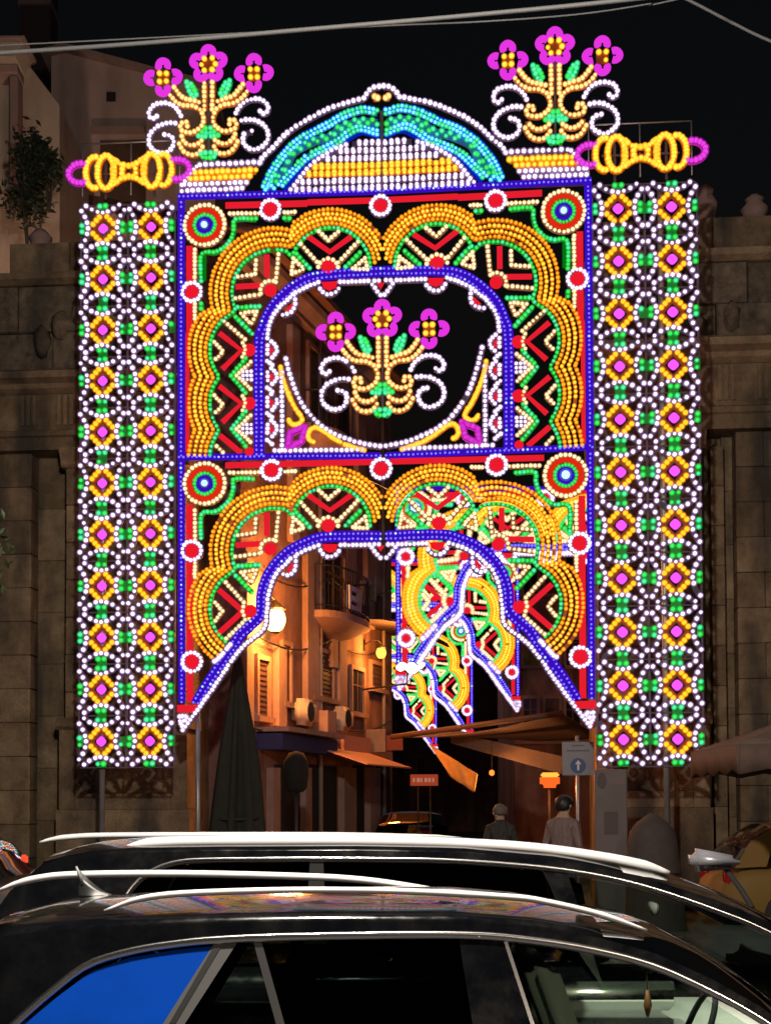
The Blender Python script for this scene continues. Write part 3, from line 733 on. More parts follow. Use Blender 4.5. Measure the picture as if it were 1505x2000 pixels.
def ground():
    mb = MB(); n = 60
    mb.grid([[(-400 + 800 * i / n, -60 + 900 * j / n, -.008) for j in range(n + 1)] for i in range(n + 1)])
    def f(m, nt, b):
        N = nt.nodes.new; K = nt.links.new
        g = N('ShaderNodeNewGeometry'); v = N('ShaderNodeTexNoise'); v.inputs['Scale'].default_value = 60; v.inputs['Detail'].default_value = 6
        K(g.outputs['Position'], v.inputs['Vector']); r = N('ShaderNodeValToRGB'); r.color_ramp.elements[0].color = (.03, .03, .032, 1); r.color_ramp.elements[1].color = (.075, .07, .068, 1)
        K(v.outputs['Fac'], r.inputs[0]); K(r.outputs[0], b.inputs['Base Color']); b.inputs['Roughness'].default_value = .8
        bp = N('ShaderNodeBump'); bp.inputs['Strength'].default_value = .4; bp.inputs['Distance'].default_value = .01; K(v.outputs['Fac'], bp.inputs['Height']); K(bp.outputs[0], b.inputs['Normal'])
    tag(mb.build('ground', mat('asphalt', f)), kind='structure')
    # raised square that climbs from the kerb to the gate
    mb = MB(); P = []
    for y, z in ((12.0, .0), (12.0, .14), (15.0, .22), (18.5, GROUND_Z), (90, GROUND_Z + .2)):
        P.append([(-40 + 80 * i / 16, y, z) for i in range(17)])
    mb.grid(P)
    tag(mb.build('pavement', plain('paving_stone', (.16, .15, .14), .75, var=.25, scale=3, bump=.3, bscale=8)), kind='structure')
ground()

CUBE = None
def chamfer_cube():
    bm = bmesh.new(); bmesh.ops.create_cube(bm, size=1.0)
    bmesh.ops.bevel(bm, geom=list(bm.edges), offset=.02, segments=1, affect='EDGES')
    me = bpy.data.meshes.new('stone_block'); bm.to_mesh(me); bm.free(); return me
CHAMFER = chamfer_cube()
CH_MATS = {}
def block(parent, a, b, m, name='stone_block'):
    k = m.name
    if k not in CH_MATS:
        me = CHAMFER.copy(); me.materials.append(m); CH_MATS[k] = me
    o = put(name, CH_MATS[k], parent, loc=[(a[i] + b[i]) / 2 for i in range(3)])
    o.scale = [abs(b[i] - a[i]) for i in range(3)]; return o
def ashlar(parent, u0, u1, z0, z1, yf, depth, ch=.52, bw=.95, m=None, rng=random, jit=.012):
    n = max(1, round((z1 - z0) / ch)); h = (z1 - z0) / n; g = .003
    for j in range(n):
        k = max(1, round((u1 - u0) / bw)); cuts = [u0 + (u1 - u0) * i / k for i in range(k + 1)]
        if k > 1 and j % 2: cuts = [u0] + [c - (u1 - u0) / k * .5 for c in cuts[1:]] + [u1]
        for a, b in zip(cuts[:-1], cuts[1:]):
            if b - a < .1: continue
            block(parent, (a + g, yf + rng.uniform(-jit, jit), z0 + j * h + g), (b - g, yf + depth, z0 + (j + 1) * h - g), m or STONE)
def moulding(parent, u0, u1, prof, name, m=None, back=.6):
    """prof: list of (front y, z) from bottom up, swept along u and closed at the back"""
    mb = MB(); n = len(prof); vs = []
    for u in (u0, u1):
        vs += [(u, p[0], p[1]) for p in prof] + [(u, back, prof[-1][1]), (u, back, prof[0][1])]
    k = n + 2
    mb.add(vs, [tuple(range(k))[::-1], tuple(range(k, 2 * k))] + [(i, (i + 1) % k, (i + 1) % k + k, i + k) for i in range(k)])
    return mb.build(name, m or STONE, parent)
PIER_OFF = 2.0
PO = AO - AN * PIER_OFF
def PQ(x, y):
    p = on_plane(x, y, PO, AN) - PO; return (p.dot(AE), p.z)
def zz(y): return PQ(752, y)[1]
def pier(left):
    if left: wall, rec, pil = (-110, 60), (60, 128), (128, 372)
    else: wall, rec, pil = (1440, 1660), (1418, 1440), (1160, 1376)
    U = lambda x: PQ(x, 1200)[0]
    uc = U((pil[0] + pil[1]) / 2)
    p = PO + AE * uc; root = empty('gate_pier', (p.x, p.y, 0), -ARCH_ANG)
    s = lambda x: U(x) - uc
    lo, hi = (s(wall[0]), s(pil[1])) if left else (s(pil[0]), s(wall[1]))
    zent = zz(868 if left else 860); zen2 = zz(716 if left else 690); ztop = zz(438)
    core = MB(); core.box2((lo + .05, .45, 0), (hi - .05, 2.6, zent + .1)); core.build('core', STONE, root)
    rs = random.Random(3 if left else 5)
    zped = zz(1422)
    # shafts and walls
    ashlar(root, s(wall[0]), s(wall[1]), 0, zent, .0, .5, .56, 1.0, rng=rs)
    ashlar(root, s(rec[0]), s(rec[1]), 0, zent, .34, .3, .9, 1.0, rng=rs)
    ashlar(root, s(pil[0]) + .05, s(pil[1]) - .05, zped, zent - .3, -.18, .7, .6, .9, rng=rs)
    if not left:
        ashlar(root, s(1378), s(1392), 0, zent, .34, .3, .9, 1, rng=rs)
        ashlar(root, s(1392), s(1418), 0, zent - .2, .08, .5, .62, 1, rng=rs)
    # capital below the entablature
    a, b = s(pil[0]), s(pil[1])
    moulding(root, a - .02, b + .02, [(-.2, zent - .3), (-.24, zent - .26), (-.24, zent - .2), (-.32, zent - .08), (-.34, zent)], 'capital')
    # pedestal with a sunk panel with clipped corners
    pa, pb = s(pil[0]) - .05, s(pil[1]) + .05; z0, z1 = 0.0, zped
    zb0, zb1 = zz(1548), zz(1470)
    ped = MB(); ped.box2((pa, -.30, GROUND_Z - .3), (pb, .4, zz(1580))); ped.build('plinth', STONE, root)
    ped = MB()
    ped.box2((pa + .04, -.30, zz(1580)), (pa + .30, .4, z1)); ped.box2((pb - .30, -.30, zz(1580)), (pb - .04, .4, z1))
    ped.box2((pa + .30, -.30, zz(1580)), (pb - .30, .4, zb0)); ped.box2((pa + .30, -.30, zz(1436)), (pb - .30, .4, z1))
    ped.box2((pa + .30, -.20, zb0), (pb - .30, .4, zz(1436)))
    for x0, x1 in ((pa + .30, pa + .52), (pb - .30, pb - .52)):      # clipped corner fillets
        ped.prism([(x0, zb0), (x1, zb0), (x0, zb0 + .22)], -.30, -.19)
    ped.build('pedestal', STONE, root, bevel=.015)
    moulding(root, pa, pb, [(-.31, z1), (-.36, z1 + .05), (-.36, z1 + .1), (-.26, z1 + .2)], 'pedestal_cap')
    # entablature
    e0, e1 = zent, zen2; H = e1 - e0
    moulding(root, lo, hi, [(-.20, e0 + .001), (-.20, e0 + H * .16), (-.25, e0 + H * .18), (-.25, e0 + H * .24), (-.12, e0 + H * .27)], 'architrave', back=2.4)
    moulding(root, lo, hi, [(-.12, e0 + H * .272), (-.12, e0 + H * .74)], 'frieze', back=2.4)
    moulding(root, lo - .0, hi + .0, [(-.14, e0 + H * .742), (-.26, e0 + H * .79), (-.30, e0 + H * .84), (-.48, e0 + H * .88), (-.50, e0 + H * .96), (-.40, e1)], 'cornice', back=2.4)
    x = lo + .1
    while x < hi - .3:
        mb = MB()
        for k in range(3): mb.box2((x + k * .1, -.16, e0 + H * .33), (x + k * .1 + .06, -.1, e0 + H * .72))
        mb.build('triglyph', STONE, root); x += .62
    # attic with rough carving
    za = zz(530)
    ashlar(root, lo + (.6 if left else 0), hi, e1, za, .1, 2.0, .7, 1.1, STONE_CARVED, rs, .04)
    moulding(root, lo + (.5 if left else 0), hi + .02, [(.05, za), (-.08, za + .06), (-.1, za + .16), (.0, za + .2)], 'attic_cornice', back=2.2)
    ashlar(root, lo + (1.0 if left else 0), hi - .05, za + .2, ztop, .2, 1.8, .6, .9, STONE, rs, .02)
    # carved relief on the attic: swags and bosses
    for k in range(7):
        mb = MB(); cx = rs.uniform(lo + .8, hi - .3); cz = rs.uniform(e1 + .15, za - .2)
        bm = bmesh.new(); bmesh.ops.create_icosphere(bm, subdivisions=2, radius=1)
        for v in bm.verts: v.co *= 1 + rs.uniform(-.18, .18)
        mb.add([(cx + v.co.x * rs.uniform(.10, .12) * 1.3, .08 + v.co.y * .14, cz + v.co.z * .26) for v in bm.verts], [[q.index for q in f.verts] for f in bm.faces]); bm.free()
        mb.build('carved_boss', STONE_CARVED, root, True)
    # finial blocks on top
    for x, h, w in (((s(48), 1.0, .28), (s(90), .3, .2)) if left else ((s(1400), .75, .2), (s(1500), .55, .22))):
        mb = MB(); mb.lathe([(w * 1.2, 0), (w * 1.25, .1), (w * .8, .16), (w * .9, h * .4), (w * 1.05, h * .55), (w * .6, h * .75), (w * .75, h * .85), (w * .3, h), (0.001, h + .02)], (x, .7, ztop if not left else za + .2), 10)
        mb.build('finial', TRIM, root, True)
    return tag(root, 'weathered stone gate pier behind the ' + ('left' if left else 'right') + ' light column', 'gate pier', 'stone piers of the old gate')
pier(True); pier(False)

def _rbox(a, b, h, c):
    bm = bmesh.new(); bmesh.ops.create_cube(bm, size=1.0)
    for v in bm.verts: v.co = Vector((v.co.x * a, v.co.y * b, v.co.z * h))
    bmesh.ops.bevel(bm, geom=list(bm.edges), offset=min(a, b, h) * .3, segments=3, affect='EDGES')
    v = [(q.co.x + c[0], q.co.y + c[1], q.co.z + c[2]) for q in bm.verts]; f = [[q.index for q in p.verts] for p in bm.faces]; bm.free(); return v, f

# ---- houses
def wall_box(name, px0, px1, pytop, Y, depth, m, label, pybase=None):
    a, b = at(px0, 1575, Y), at(px1, 1575, Y); z = at((px0 + px1) / 2, pytop, Y).z
    root = empty(name, ((a.x + b.x) / 2, Y, GROUND_Z))
    hw = (b.x - a.x) / 2; mb = MB(); mb.box2((-hw, 0, -.4), (hw, depth, z - GROUND_Z)); mb.build('wall', m, root)
    return root, hw, z - GROUND_Z
class Face:
    """helper that places pieces on a vertical facade from their place in the picture"""
    def __init__(s, p0, p1):
        s.p0 = Vector((p0[0], p0[1], 0)); d = Vector((p1[0] - p0[0], p1[1] - p0[1], 0)); s.len = d.length; s.d = d.normalized()
        s.n = Vector((s.d.y, -s.d.x, 0)); s.rz = math.atan2(s.d.y, s.d.x)
    def q(s, x, y):
        p = on_plane(x, y, s.p0, s.n) - s.p0; return p.dot(s.d), p.z
    def slab(s, root, x0, y0, x1, y1, out, name, m, base=0.0, bevel=0):
        xm, ym = (x0 + x1) / 2, (y0 + y1) / 2
        a, b = s.q(x0, ym)[0], s.q(x1, ym)[0]; z0, z1 = s.q(xm, y1)[1], s.q(xm, y0)[1]
        mb = MB(); mb.box2((a, -out, z0 - GROUND_Z), (b, -base, z1 - GROUND_Z)); return mb.build(name, m, root, bevel=bevel)
    def window(s, root, x0, y0, x1, y1, m=None, frame=True):
        xm, ym = (x0 + x1) / 2, (y0 + y1) / 2
        a, b = s.q(x0, ym)[0], s.q(x1, ym)[0]; z0, z1 = s.q(xm, y1)[1] - GROUND_Z, s.q(xm, y0)[1] - GROUND_Z
        mb = MB(); mb.box2((a, -.02, z0), (b, .03, z1)); w = mb.build('window', m or WINDOW, root)
        f = MB(); t = .09
        f.box2((a - t, -.07, z0 - .01), (a, .02, z1 + t)); f.box2((b, -.07, z0 - .01), (b + t, .02, z1 + t)); f.box2((a, -.07, z1), (b, .02, z1 + t)); f.box2((a - .14, -.13, z0 - .1), (b + .14, .02, z0))
        f.build('window_surround', TRIM, w)
        if m is SHUTTER:
            sl = MB(); k = int((z1 - z0) / .09)
            for i in range(k): sl.box2((a + .05, -.035, z0 + i * (z1 - z0) / k + .01), (b - .05, -.02, z0 + (i + .55) * (z1 - z0) / k))
            sl.build('shutter_slats', SHUTTER, w)
        else:
            g = MB(); c = (a + b) / 2; g.box2((c - .025, -.04, z0), (c + .025, -.02, z1)); g.box2((a, -.038, z0 + (z1 - z0) * .62), (c - .025, -.02, z0 + (z1 - z0) * .66)); g.box2((c + .025, -.038, z0 + (z1 - z0) * .62), (b, -.02, z0 + (z1 - z0) * .66))
            g.build('glazing_bar', SHUTTER, w)
        return w
def street_house():
    p0, p1 = at(470, 1575, 24.8), at(766, 1575, 34.0)
    F = Face(p0, p1); root = empty('street_house', (p0.x, p0.y, GROUND_Z), F.rz)
    H = F.q(600, 596)[1] - GROUND_Z; Ln = F.len
    mb = MB(); mb.box2((0, 0, -.4), (Ln, 2.7, H)); mb.build('wall', OLD_PLASTER, root)
    mb = MB(); mb.add([(-.3, -.55, H + .02), (Ln + .3, -.55, H + .02), (Ln + .3, 2.8, H + 1.0), (-.3, 2.8, H + 1.0), (-.3, -.55, H - .1), (Ln + .3, -.55, H - .1), (Ln + .3, 2.8, H + .8), (-.3, 2.8, H + .8)],
                      [(0, 1, 2, 3), (7, 6, 5, 4), (0, 4, 5, 1), (1, 5, 6, 2), (2, 6, 7, 3), (3, 7, 4, 0)]); rf = mb.build('roof', TILE, root)
    moulding(root, -.02, Ln + .02, [(-.02, H - .55), (-.12, H - .5), (-.12, H - .4), (-.3, H - .25), (-.32, H - .12)], 'eaves_cornice', TRIM, .1)
    for x0, y0, x1, y1 in ((470, 1090, 484, 1425), (590, 1070, 613, 1428), (654, 1235, 668, 1392), (708, 1050, 722, 1228), (724, 1050, 738, 1165), (640, 1240, 650, 1305), (533, 1262, 549, 1420), (690, 800, 706, 1060), (560, 640, 575, 1060)):
        F.slab(root, x0, y0, x1, y1, .12, 'pilaster', TRIM, -.01, .01)
    F.slab(root, 672, 1050, 690, 1140, .07, 'wall_panel', TRIM)
    for x0, y0, x1, y1, m in ((549, 1262, 563, 1372, SHUTTER), (606, 1275, 646, 1362, SHUTTER), (628, 1080, 668, 1198, WINDOW), (684, 1310, 706, 1392, WINDOW), (600, 690, 632, 840, SHUTTER), (500, 1290, 520, 1400, SHUTTER),
                              (655, 760, 680, 880, SHUTTER), (722, 1300, 745, 1345, SHUTTER)):
        F.window(root, x0, y0, x1, y1, m)
    # balcony with rounded slab and iron railing
    def balcony(x0, x1, yb, yt, out):
        a, b = F.q(x0, yb)[0], F.q(x1, yb)[0]; z = F.q((x0 + x1) / 2, yb)[1] - GROUND_Z; h = F.q((x0 + x1) / 2, yt)[1] - GROUND_Z - z
        c, w = (a + b) / 2, (b - a) / 2; N = 16
        rim = [(c - w * math.cos(math.pi * k / N), -out * math.sin(math.pi * k / N) ** .5) for k in range(N + 1)]
        mb = MB(); mb.grid([[(c, 0.02, z - .5)] * (N + 1), [(c + (x - c) * .55, y * .5, z - .36) for x, y in rim], [(x, y, z - .14) for x, y in rim], [(x, y, z) for x, y in rim], [(c, 0, z + .001)] * (N + 1)])
        bl = mb.build('balcony', TRIM, root, recalc=True)
        rl = MB(); rl.tube([(x, y * .96, z + h) for x, y in rim], .02, 6); rl.tube([(x, y * .96, z + .1) for x, y in rim], .012, 6)
        for x, y in rim: rl.tube([(x, y * .96, z), (x, y * .96, z + h)], .01, 5)
        for (x, y), (x2, y2) in zip(rim[:-1], rim[1:]):
            rl.tube([((x + x2) / 2, (y + y2) / 2 * .96, z), ((x + x2) / 2, (y + y2) / 2 * .96, z + h)], .009, 4)
        rl.build('railing', IRON, bl)
    balcony(602, 686, 1208, 1124, .65)
    balcony(596, 640, 850, 780, .6)
    # white framed shutter leaf standing on the balcony
    lf = MB(); a = F.q(626, 1170)[0]; b = F.q(650, 1170)[0]; z0, z1 = F.q(638, 1196)[1] - GROUND_Z, F.q(638, 1150)[1] - GROUND_Z
    for q in ((a, z0, a + .12, z1), (b - .12, z0, b, z1), (a + .12, z0, b - .12, z0 + .1), (a + .12, z1 - .1, b - .12, z1), (a + .12, (z0 + z1) / 2 - .05, b - .12, (z0 + z1) / 2 + .05)): lf.box2((q[0], -.62, q[1]), (q[2], -.55, q[3]))
    lf.build('white_frame', plain('white_paint', (.75, .7, .7), .5), root)
    # ground floor: fascias, sloping awning, columns
    F.slab(root, 500, 1440, 612, 1470, .5, 'blue_fascia', plain('blue_fascia', (.02, .03, .12), .5))
    F.slab(root, 500, 1428, 616, 1437, .62, 'shop_cornice', TRIM)
    F.slab(root, 640, 1440, 694, 1470, .35, 'signboard', plain('pink_board', (.5, .26, .2), .6)); F.slab(root, 676, 1466, 742, 1490, .3, 'signboard', plain('pink_board', (.5, .26, .2), .6))
    F.slab(root, 612, 1390, 630, 1445, .3, 'downpipe_box', TRIM)
    a, b = F.q(592, 1470)[0], F.q(690, 1490)[0]; z0 = F.q(640, 1470)[1] - GROUND_Z
    mb = MB(); mb.add([(a, -.02, z0 + .15), (b, -.02, z0 + .15), (b, -1.3, z0 - .28), (a, -1.3, z0 - .28), (a, -.02, z0 + .12), (b, -.02, z0 + .12), (b, -1.3, z0 - .31), (a, -1.3, z0 - .31)], [(0, 1, 2, 3), (7, 6, 5, 4), (0, 4, 5, 1), (1, 5, 6, 2), (2, 6, 7, 3), (3, 7, 4, 0)])
    mb.build('awning', plain('salmon_canvas', (.55, .27, .18), .8, var=.1), root)
    for x0, x1 in ((520, 534), (584, 596), (660, 684), (712, 732)): F.slab(root, x0, 1500, x1, 1680, .14, 'shop_pillar', TRIM)
    for x0, x1 in ((535, 583), (600, 655), (688, 708), (735, 760)): F.slab(root, x0, 1495, x1, 1680, .03, 'shop_opening', DARK)
    # striped canopy over the far balcony
    a, b = F.q(686, 1245)[0], F.q(766, 1245)[0]; z = F.q(720, 1250)[1] - GROUND_Z
    mb = MB(); mb.grid([[(a + (b - a) * i / 12, -1.4 * math.sin(j / 6 * math.pi / 2) , z + .34 * math.cos(j / 6 * math.pi / 2)) for j in range(7)] for i in range(13)])
    sm = mb.build('canopy', plain('dark_canvas', (.05, .03, .03), .8), root)
    sm.modifiers.new('thick', 'SOLIDIFY').thickness = .03
    # drain pipes
    for x in (618, 742):
        s0 = F.q(x, 1200)[0]; mb = MB(); mb.tube([(s0, -.08, .2), (s0, -.08, H - .6)], .05, 8); mb.build('drain_pipe', plain('zinc_pipe', (.35, .3, .28), .5, .4), root, True)
    # clutter of a lived-in front: sagging wires, cooling units, projecting signs
    for ya, yb, sag in ((1236, 1262, .25), (1420, 1408, .2), (1100, 1150, .3)):
        a, b = F.q(478, ya), F.q(755, yb); mb = MB(); mb.tube([(a[0] + (b[0] - a[0]) * t, -.10 - .02 * math.sin(9 * t), a[1] + (b[1] - a[1]) * t - GROUND_Z - sag * math.sin(math.pi * (t * 2 % 1))) for t in np.linspace(0, 1, 25)], .018, 5); mb.build('wire', IRON, root)
    for x, y in ((575, 1392), (650, 1405), (697, 1160)):
        a = F.q(x, y); mb = MB(); mb.add(*_rbox(.75, .32, .5, (a[0], -.2, a[1] - GROUND_Z))); u = mb.build('cooling_unit', plain('old_white_metal', (.42, .38, .36), .6, var=.15), root, True)
        mb = MB(); mb.disc((a[0] - .1, a[1] - GROUND_Z), .19, -.375, -.362, 18); mb.build('fan_grille', IRON, u)
    for x, y, w, h, m in ((702, 1448, .45, .5, plain('cream_board', (.30, .22, .16), .6, var=.15)), (742, 1452, .4, .35, plain('faded_red_board', (.16, .04, .03), .6, var=.2))):
        a = F.q(x, y); mb = MB(); mb.box((a[0], -.15 - w / 2, a[1] - GROUND_Z), (.03, w / 2, h / 2)); mb.build('projecting_sign', m, root, bevel=.01)
    return tag(root, 'tall old plaster house with balconies lining the left of the street', 'house'), F
HOUSE, HF = street_house()

def emissive_lantern(c, scale, label, col, power, strength):
    root = empty('wall_lantern', (c.x, c.y, c.z - .25 * scale))
    mb = MB(); mb.lathe([(.05, .0), (.12, .04), (.17, .13), (.185, .22), (.16, .32), (.11, .40)], n=14); mb.build('lantern_glass', glow('lantern_glass_' + label[:6], col, strength), root)
    mb = MB(); mb.lathe([(.001, .56), (.05, .52), (.19, .40), (.19, .37), (.001, .372)], n=8); mb.build('cap', IRON, root)
    mb = MB(); mb.lathe([(.001, -.04), (.06, -.03), (.10, .0), (.001, .003)], n=8); mb.build('base', IRON, root)
    mb = MB(); mb.tube([(0, 0, .54), (-.1, 0, .66), (-.35, 0, .66), (-.62, .12, .5)], .018, 6); mb.tube([(-.6, .12, .3), (-.6, .12, .7)], .03, 6); mb.build('bracket', IRON, root, True)
    root.scale = (scale,) * 3
    ld = bpy.data.lights.new('lantern_light', 'POINT'); ld.energy = power; ld.color = (1, .32, .055); ld.shadow_soft_size = .25
    lo = bpy.data.objects.new('lantern_light', ld); COL.objects.link(lo); lo.parent = root; lo.location = (.15, -.28, .25)
    return tag(root, label, 'lantern')
emissive_lantern(at(537, 1206, 25.75), 1.05, 'bright warm wall lantern at the left foot of the arch opening', (1, .66, .2), 1000, 9)
lamp2 = at(731, 1276, 32.0)
emissive_lantern(Vector((lamp2.x + .15, lamp2.y - .3, lamp2.z)), .62, 'small orange lantern glowing under the dark canopy', (1, .42, .05), 260, 3.2)

def side_house():
    root, hw, H = wall_box('side_house', 330, 470, 1150, 25.2, 5.0, LILAC_PLASTER, '')
    mb = MB(); mb.box2((-hw - .02, -.12, H * .36), (hw - .1, .02, H * .40)); mb.build('string_course', TRIM, root)
    mb = MB(); mb.box2((-hw + .1, -.05, .2), (hw - .25, .02, H * .355)); mb.build('shop_opening', DARK, root)
    mb = MB(); mb.box2((-hw - .1, -.3, H), (hw + .1, 5.1, H + .2)); mb.build('roof', TILE, root)
    tag(root, 'pale plaster house front between the left pier and the orange wall', 'house')
side_house()
def right_house():
    root, hw, H = wall_box('street_house', 1005, 1400, 985, 41.0, 6.0, OLD_PLASTER, '')
    F = Face(at(1005, 1575, 41.0), at(1400, 1575, 41.0))
    r2 = empty('tmp'); bpy.data.objects.remove(r2)
    for x in (1022, 1065, 1105, 1150):
        for y0, y1 in ((1090, 1160), (1230, 1300), (1365, 1425)):
            n0 = len(root.children); w = F.window(root, x, y0, x + 26, y1, SHUTTER if (x // 55) % 2 else WINDOW)
            w.location.x -= hw
    mb = MB(); mb.box2((-hw - .1, -.2, H - .3), (hw, .02, H - .05)); mb.build('cornice', TRIM, root)
    mb = MB(); mb.box2((-hw - .2, -.4, H), (hw, 6.2, H + .25)); mb.build('roof', TILE, root)
    for z in (H * .33, H * .62):
        mb = MB(); mb.box2((-hw, -.1, z), (hw, .02, z + .18)); mb.build('string_course', TRIM, root)
    tag(root, 'dark shuttered house on the right of the street behind the far arches', 'house')
right_house()
def end_house():
    root, hw, H = wall_box('street_house', 700, 985, 1270, 82.0, 8.0, OLD_PLASTER, '')
    F = Face(at(700, 1575, 82), at(985, 1575, 82))
    for x in (735, 775, 815, 855, 900):
        for y0, y1 in ((1310, 1350), (1400, 1440), (1480, 1515)):
            w = F.window(root, x, y0, x + 14, y1, SHUTTER); w.location.x -= hw
    mb = MB(); mb.box2((-hw - .2, -.5, H), (hw + .2, 8.2, H + .4)); mb.build('roof', TILE, root)
    tag(root, 'distant house closing the far end of the street', 'house')
end_house()
def palace():
    Y = 34.0
    root = empty('tall_house', (at(200, 1575, Y).x, Y, GROUND_Z)); ox = root.location.x
    def pr(pts, y0, y1, m, name, bev=0):
        mb = MB(); mb.prism([(at(x, y, Y).x - ox, at(x, y, Y).z - GROUND_Z) for x, y in pts], y0, y1); return mb.build(name, m, root, bevel=bev)
    pr([(100, 1700), (100, 108), (128, 103), (300, 148), (420, 178), (420, 1700)], 0, 6, PINK_PLASTER, 'wall')
    pr([(84, 113), (84, 104), (128, 93), (300, 139), (425, 169), (425, 178), (300, 148), (128, 103)], -.25, 6.2, TRIM, 'roof_edge')
    pr([(180, 254), (285, 254), (285, 262), (180, 262)], -.2, .02, TRIM, 'ledge')
    w = pr([(196, 275), (285, 275), (285, 400), (196, 400)], -.03, .02, SHUTTER, 'shutter')
    pr([(208, 180), (226, 180), (226, 198), (208, 198)], -.02, .02, DARK, 'vent')
    pr([(109, 222), (122, 222), (122, 250), (109, 250)], -.3, .0, IRON, 'wall_lamp')
    tag(root, 'plain pink plaster house with sloping roof edge behind the left flower ornament', 'house')
    Y2 = 30.0
    root2 = empty('corner_house', (at(0, 1575, Y2).x, Y2, GROUND_Z)); o2 = root2.location.x
    def pr2(pts, y0, y1, m, name):
        mb = MB(); mb.prism([(at(x, y, Y2).x - o2, at(x, y, Y2).z - GROUND_Z) for x, y in pts], y0, y1); return mb.build(name, m, root2, bevel=.02)
    pr2([(-260, 1700), (-260, 110), (48, 110), (110, 190), (110, 1700)], .3, 6, BEIGE_PLASTER, 'wall')
    pr2([(-260, 135), (-260, 104), (55, 104), (42, 135)], -.5, .4, BEIGE_PLASTER, 'cornice'); pr2([(-260, 104), (-260, 98), (62, 98), (56, 104)], -.62, .5, TRIM, 'cornice_edge')
    pr2([(-260, 152), (-260, 136), (40, 136), (40, 152)], -.25, .4, TRIM, 'architrave')
    pr2([(22, 420), (22, 153), (38, 153), (38, 420)], -.15, .35, TRIM, 'pilaster'); pr2([(-40, 420), (-40, 153), (-14, 153), (-14, 420)], -.15, .35, TRIM, 'pilaster')
    pr2([(-10, 98), (14, 60), (40, 98)], .2, 2, TRIM, 'gable')
    tag(root2, 'beige corner house with heavy cornice at the top left edge', 'house')
    Y3 = 46.0
    root3 = empty('tower', (at(60, 1575, Y3).x, Y3, GROUND_Z)); z = at(60, -60, Y3).z
    mb = MB(); hw = (at(90, 0, Y3).x - at(30, 0, Y3).x) / 2; mb.box2((-hw, 0, 0), (hw, 2 * hw, z - GROUND_Z)); mb.build('shaft', plain('dark_brick', (.07, .05, .05), .9, var=.2), root3)
    mb = MB(); mb.box2((-hw * 1.08, -.1, z - 1.2 - GROUND_Z), (hw * 1.08, 2 * hw + .1, z - 1.0 - GROUND_Z)); mb.build('string_course', TRIM, root3)
    tag(root3, 'dark square tower rising at the top left corner', 'tower')
palace()

# ---- plants
def leaf_cloud(name, parent, c, rad, n, size, m, rng):
    mb = MB()
    for _ in range(n):
        while True:
            d = Vector((rng.uniform(-1, 1), rng.uniform(-1, 1), rng.uniform(-1, 1)))
            if d.length < 1: break
        d = d * (.55 + .45 * rng.random())
        wob = 1 + .25 * math.sin(7 * d.x + 3 * d.z) * math.cos(5 * d.y)
        p = Vector((c[0] + d.x * rad[0] * wob, c[1] + d.y * rad[1] * wob, c[2] + d.z * rad[2] * wob))
        a = Vector((rng.uniform(-1, 1), rng.uniform(-1, 1), rng.uniform(-.6, 1))).normalized(); b = a.cross(Vector((rng.uniform(-1, 1), rng.uniform(-1, 1), rng.uniform(-1, 1)))).normalized()
        s = size * rng.uniform(.6, 1.3); k = a.cross(b) * s * .12
        mb.add([p - a * s, p + b * s * .4 + k, p + a * s, p - b * s * .4 + k], [(0, 1, 2), (0, 2, 3)])
    return tag(mb.build(name, m, parent), kind='stuff')
LEAF = plain('leaf', (.045, .085, .025), .5, var=.5, scale=12)
def tree_left():
    rng = random.Random(11); c = at(-75, 1075, 13.5)
    root = empty('tree', (c.x - .1, c.y, .2)); h = c.z - .2
    mb = MB(); mb.tube([(0, 0, 0), (.03, 0, h * .4), (-.02, .05, h * .75), (.05, 0, h)], [.12, .1, .08, .03], 10); mb.tube([(0, 0, h * .6), (.3, -.1, h * .85), (.5, -.1, h)], [.06, .04, .015], 8); mb.build('trunk', plain('bark', (.09, .07, .05), .9, var=.3, bump=.5), root, True)
    leaf_cloud('crown', root, (0, 0, h + .1), (.56, .6, .62), 2200, .055, LEAF, rng)
    leaf_cloud('crown', root, (.22, -.1, h - .35), (.3, .4, .3), 600, .055, LEAF, rng)
    tag(root, 'leafy green tree whose crown pokes in at the left edge', 'tree')
tree_left()
def shrubs():
    rng = random.Random(4)
    for k, (px, py, r, lab) in enumerate(((62, 300, .62, 'dark shrub growing high on the wall, nearest the beige corner house'), (96, 330, .45, 'smaller dark shrub beside the beige pilaster, right of the larger one'), (55, 385, .7, 'lowest dark shrub sprouting on top of the left pier'))):
        c = at(px, py, 27.5); root = empty('shrub', (c.x, c.y, c.z - r))
        mb = MB()
        for j in range(5): mb.tube([(0, 0, -.4), (rng.uniform(-.3, .3) * r, rng.uniform(-.3, .3) * r, r * 1.2)], [.03, .008], 5)
        mb.build('stem', plain('bark', (.09, .07, .05)), root)
        leaf_cloud('foliage', root, (0, 0, r), (r * .8, r * .7, r), 700, .08, plain('dark_leaf', (.03, .04, .02), .6, var=.4, scale=9), rng)
        tag(root, lab, 'shrub', 'shrubs on the old masonry')
shrubs()
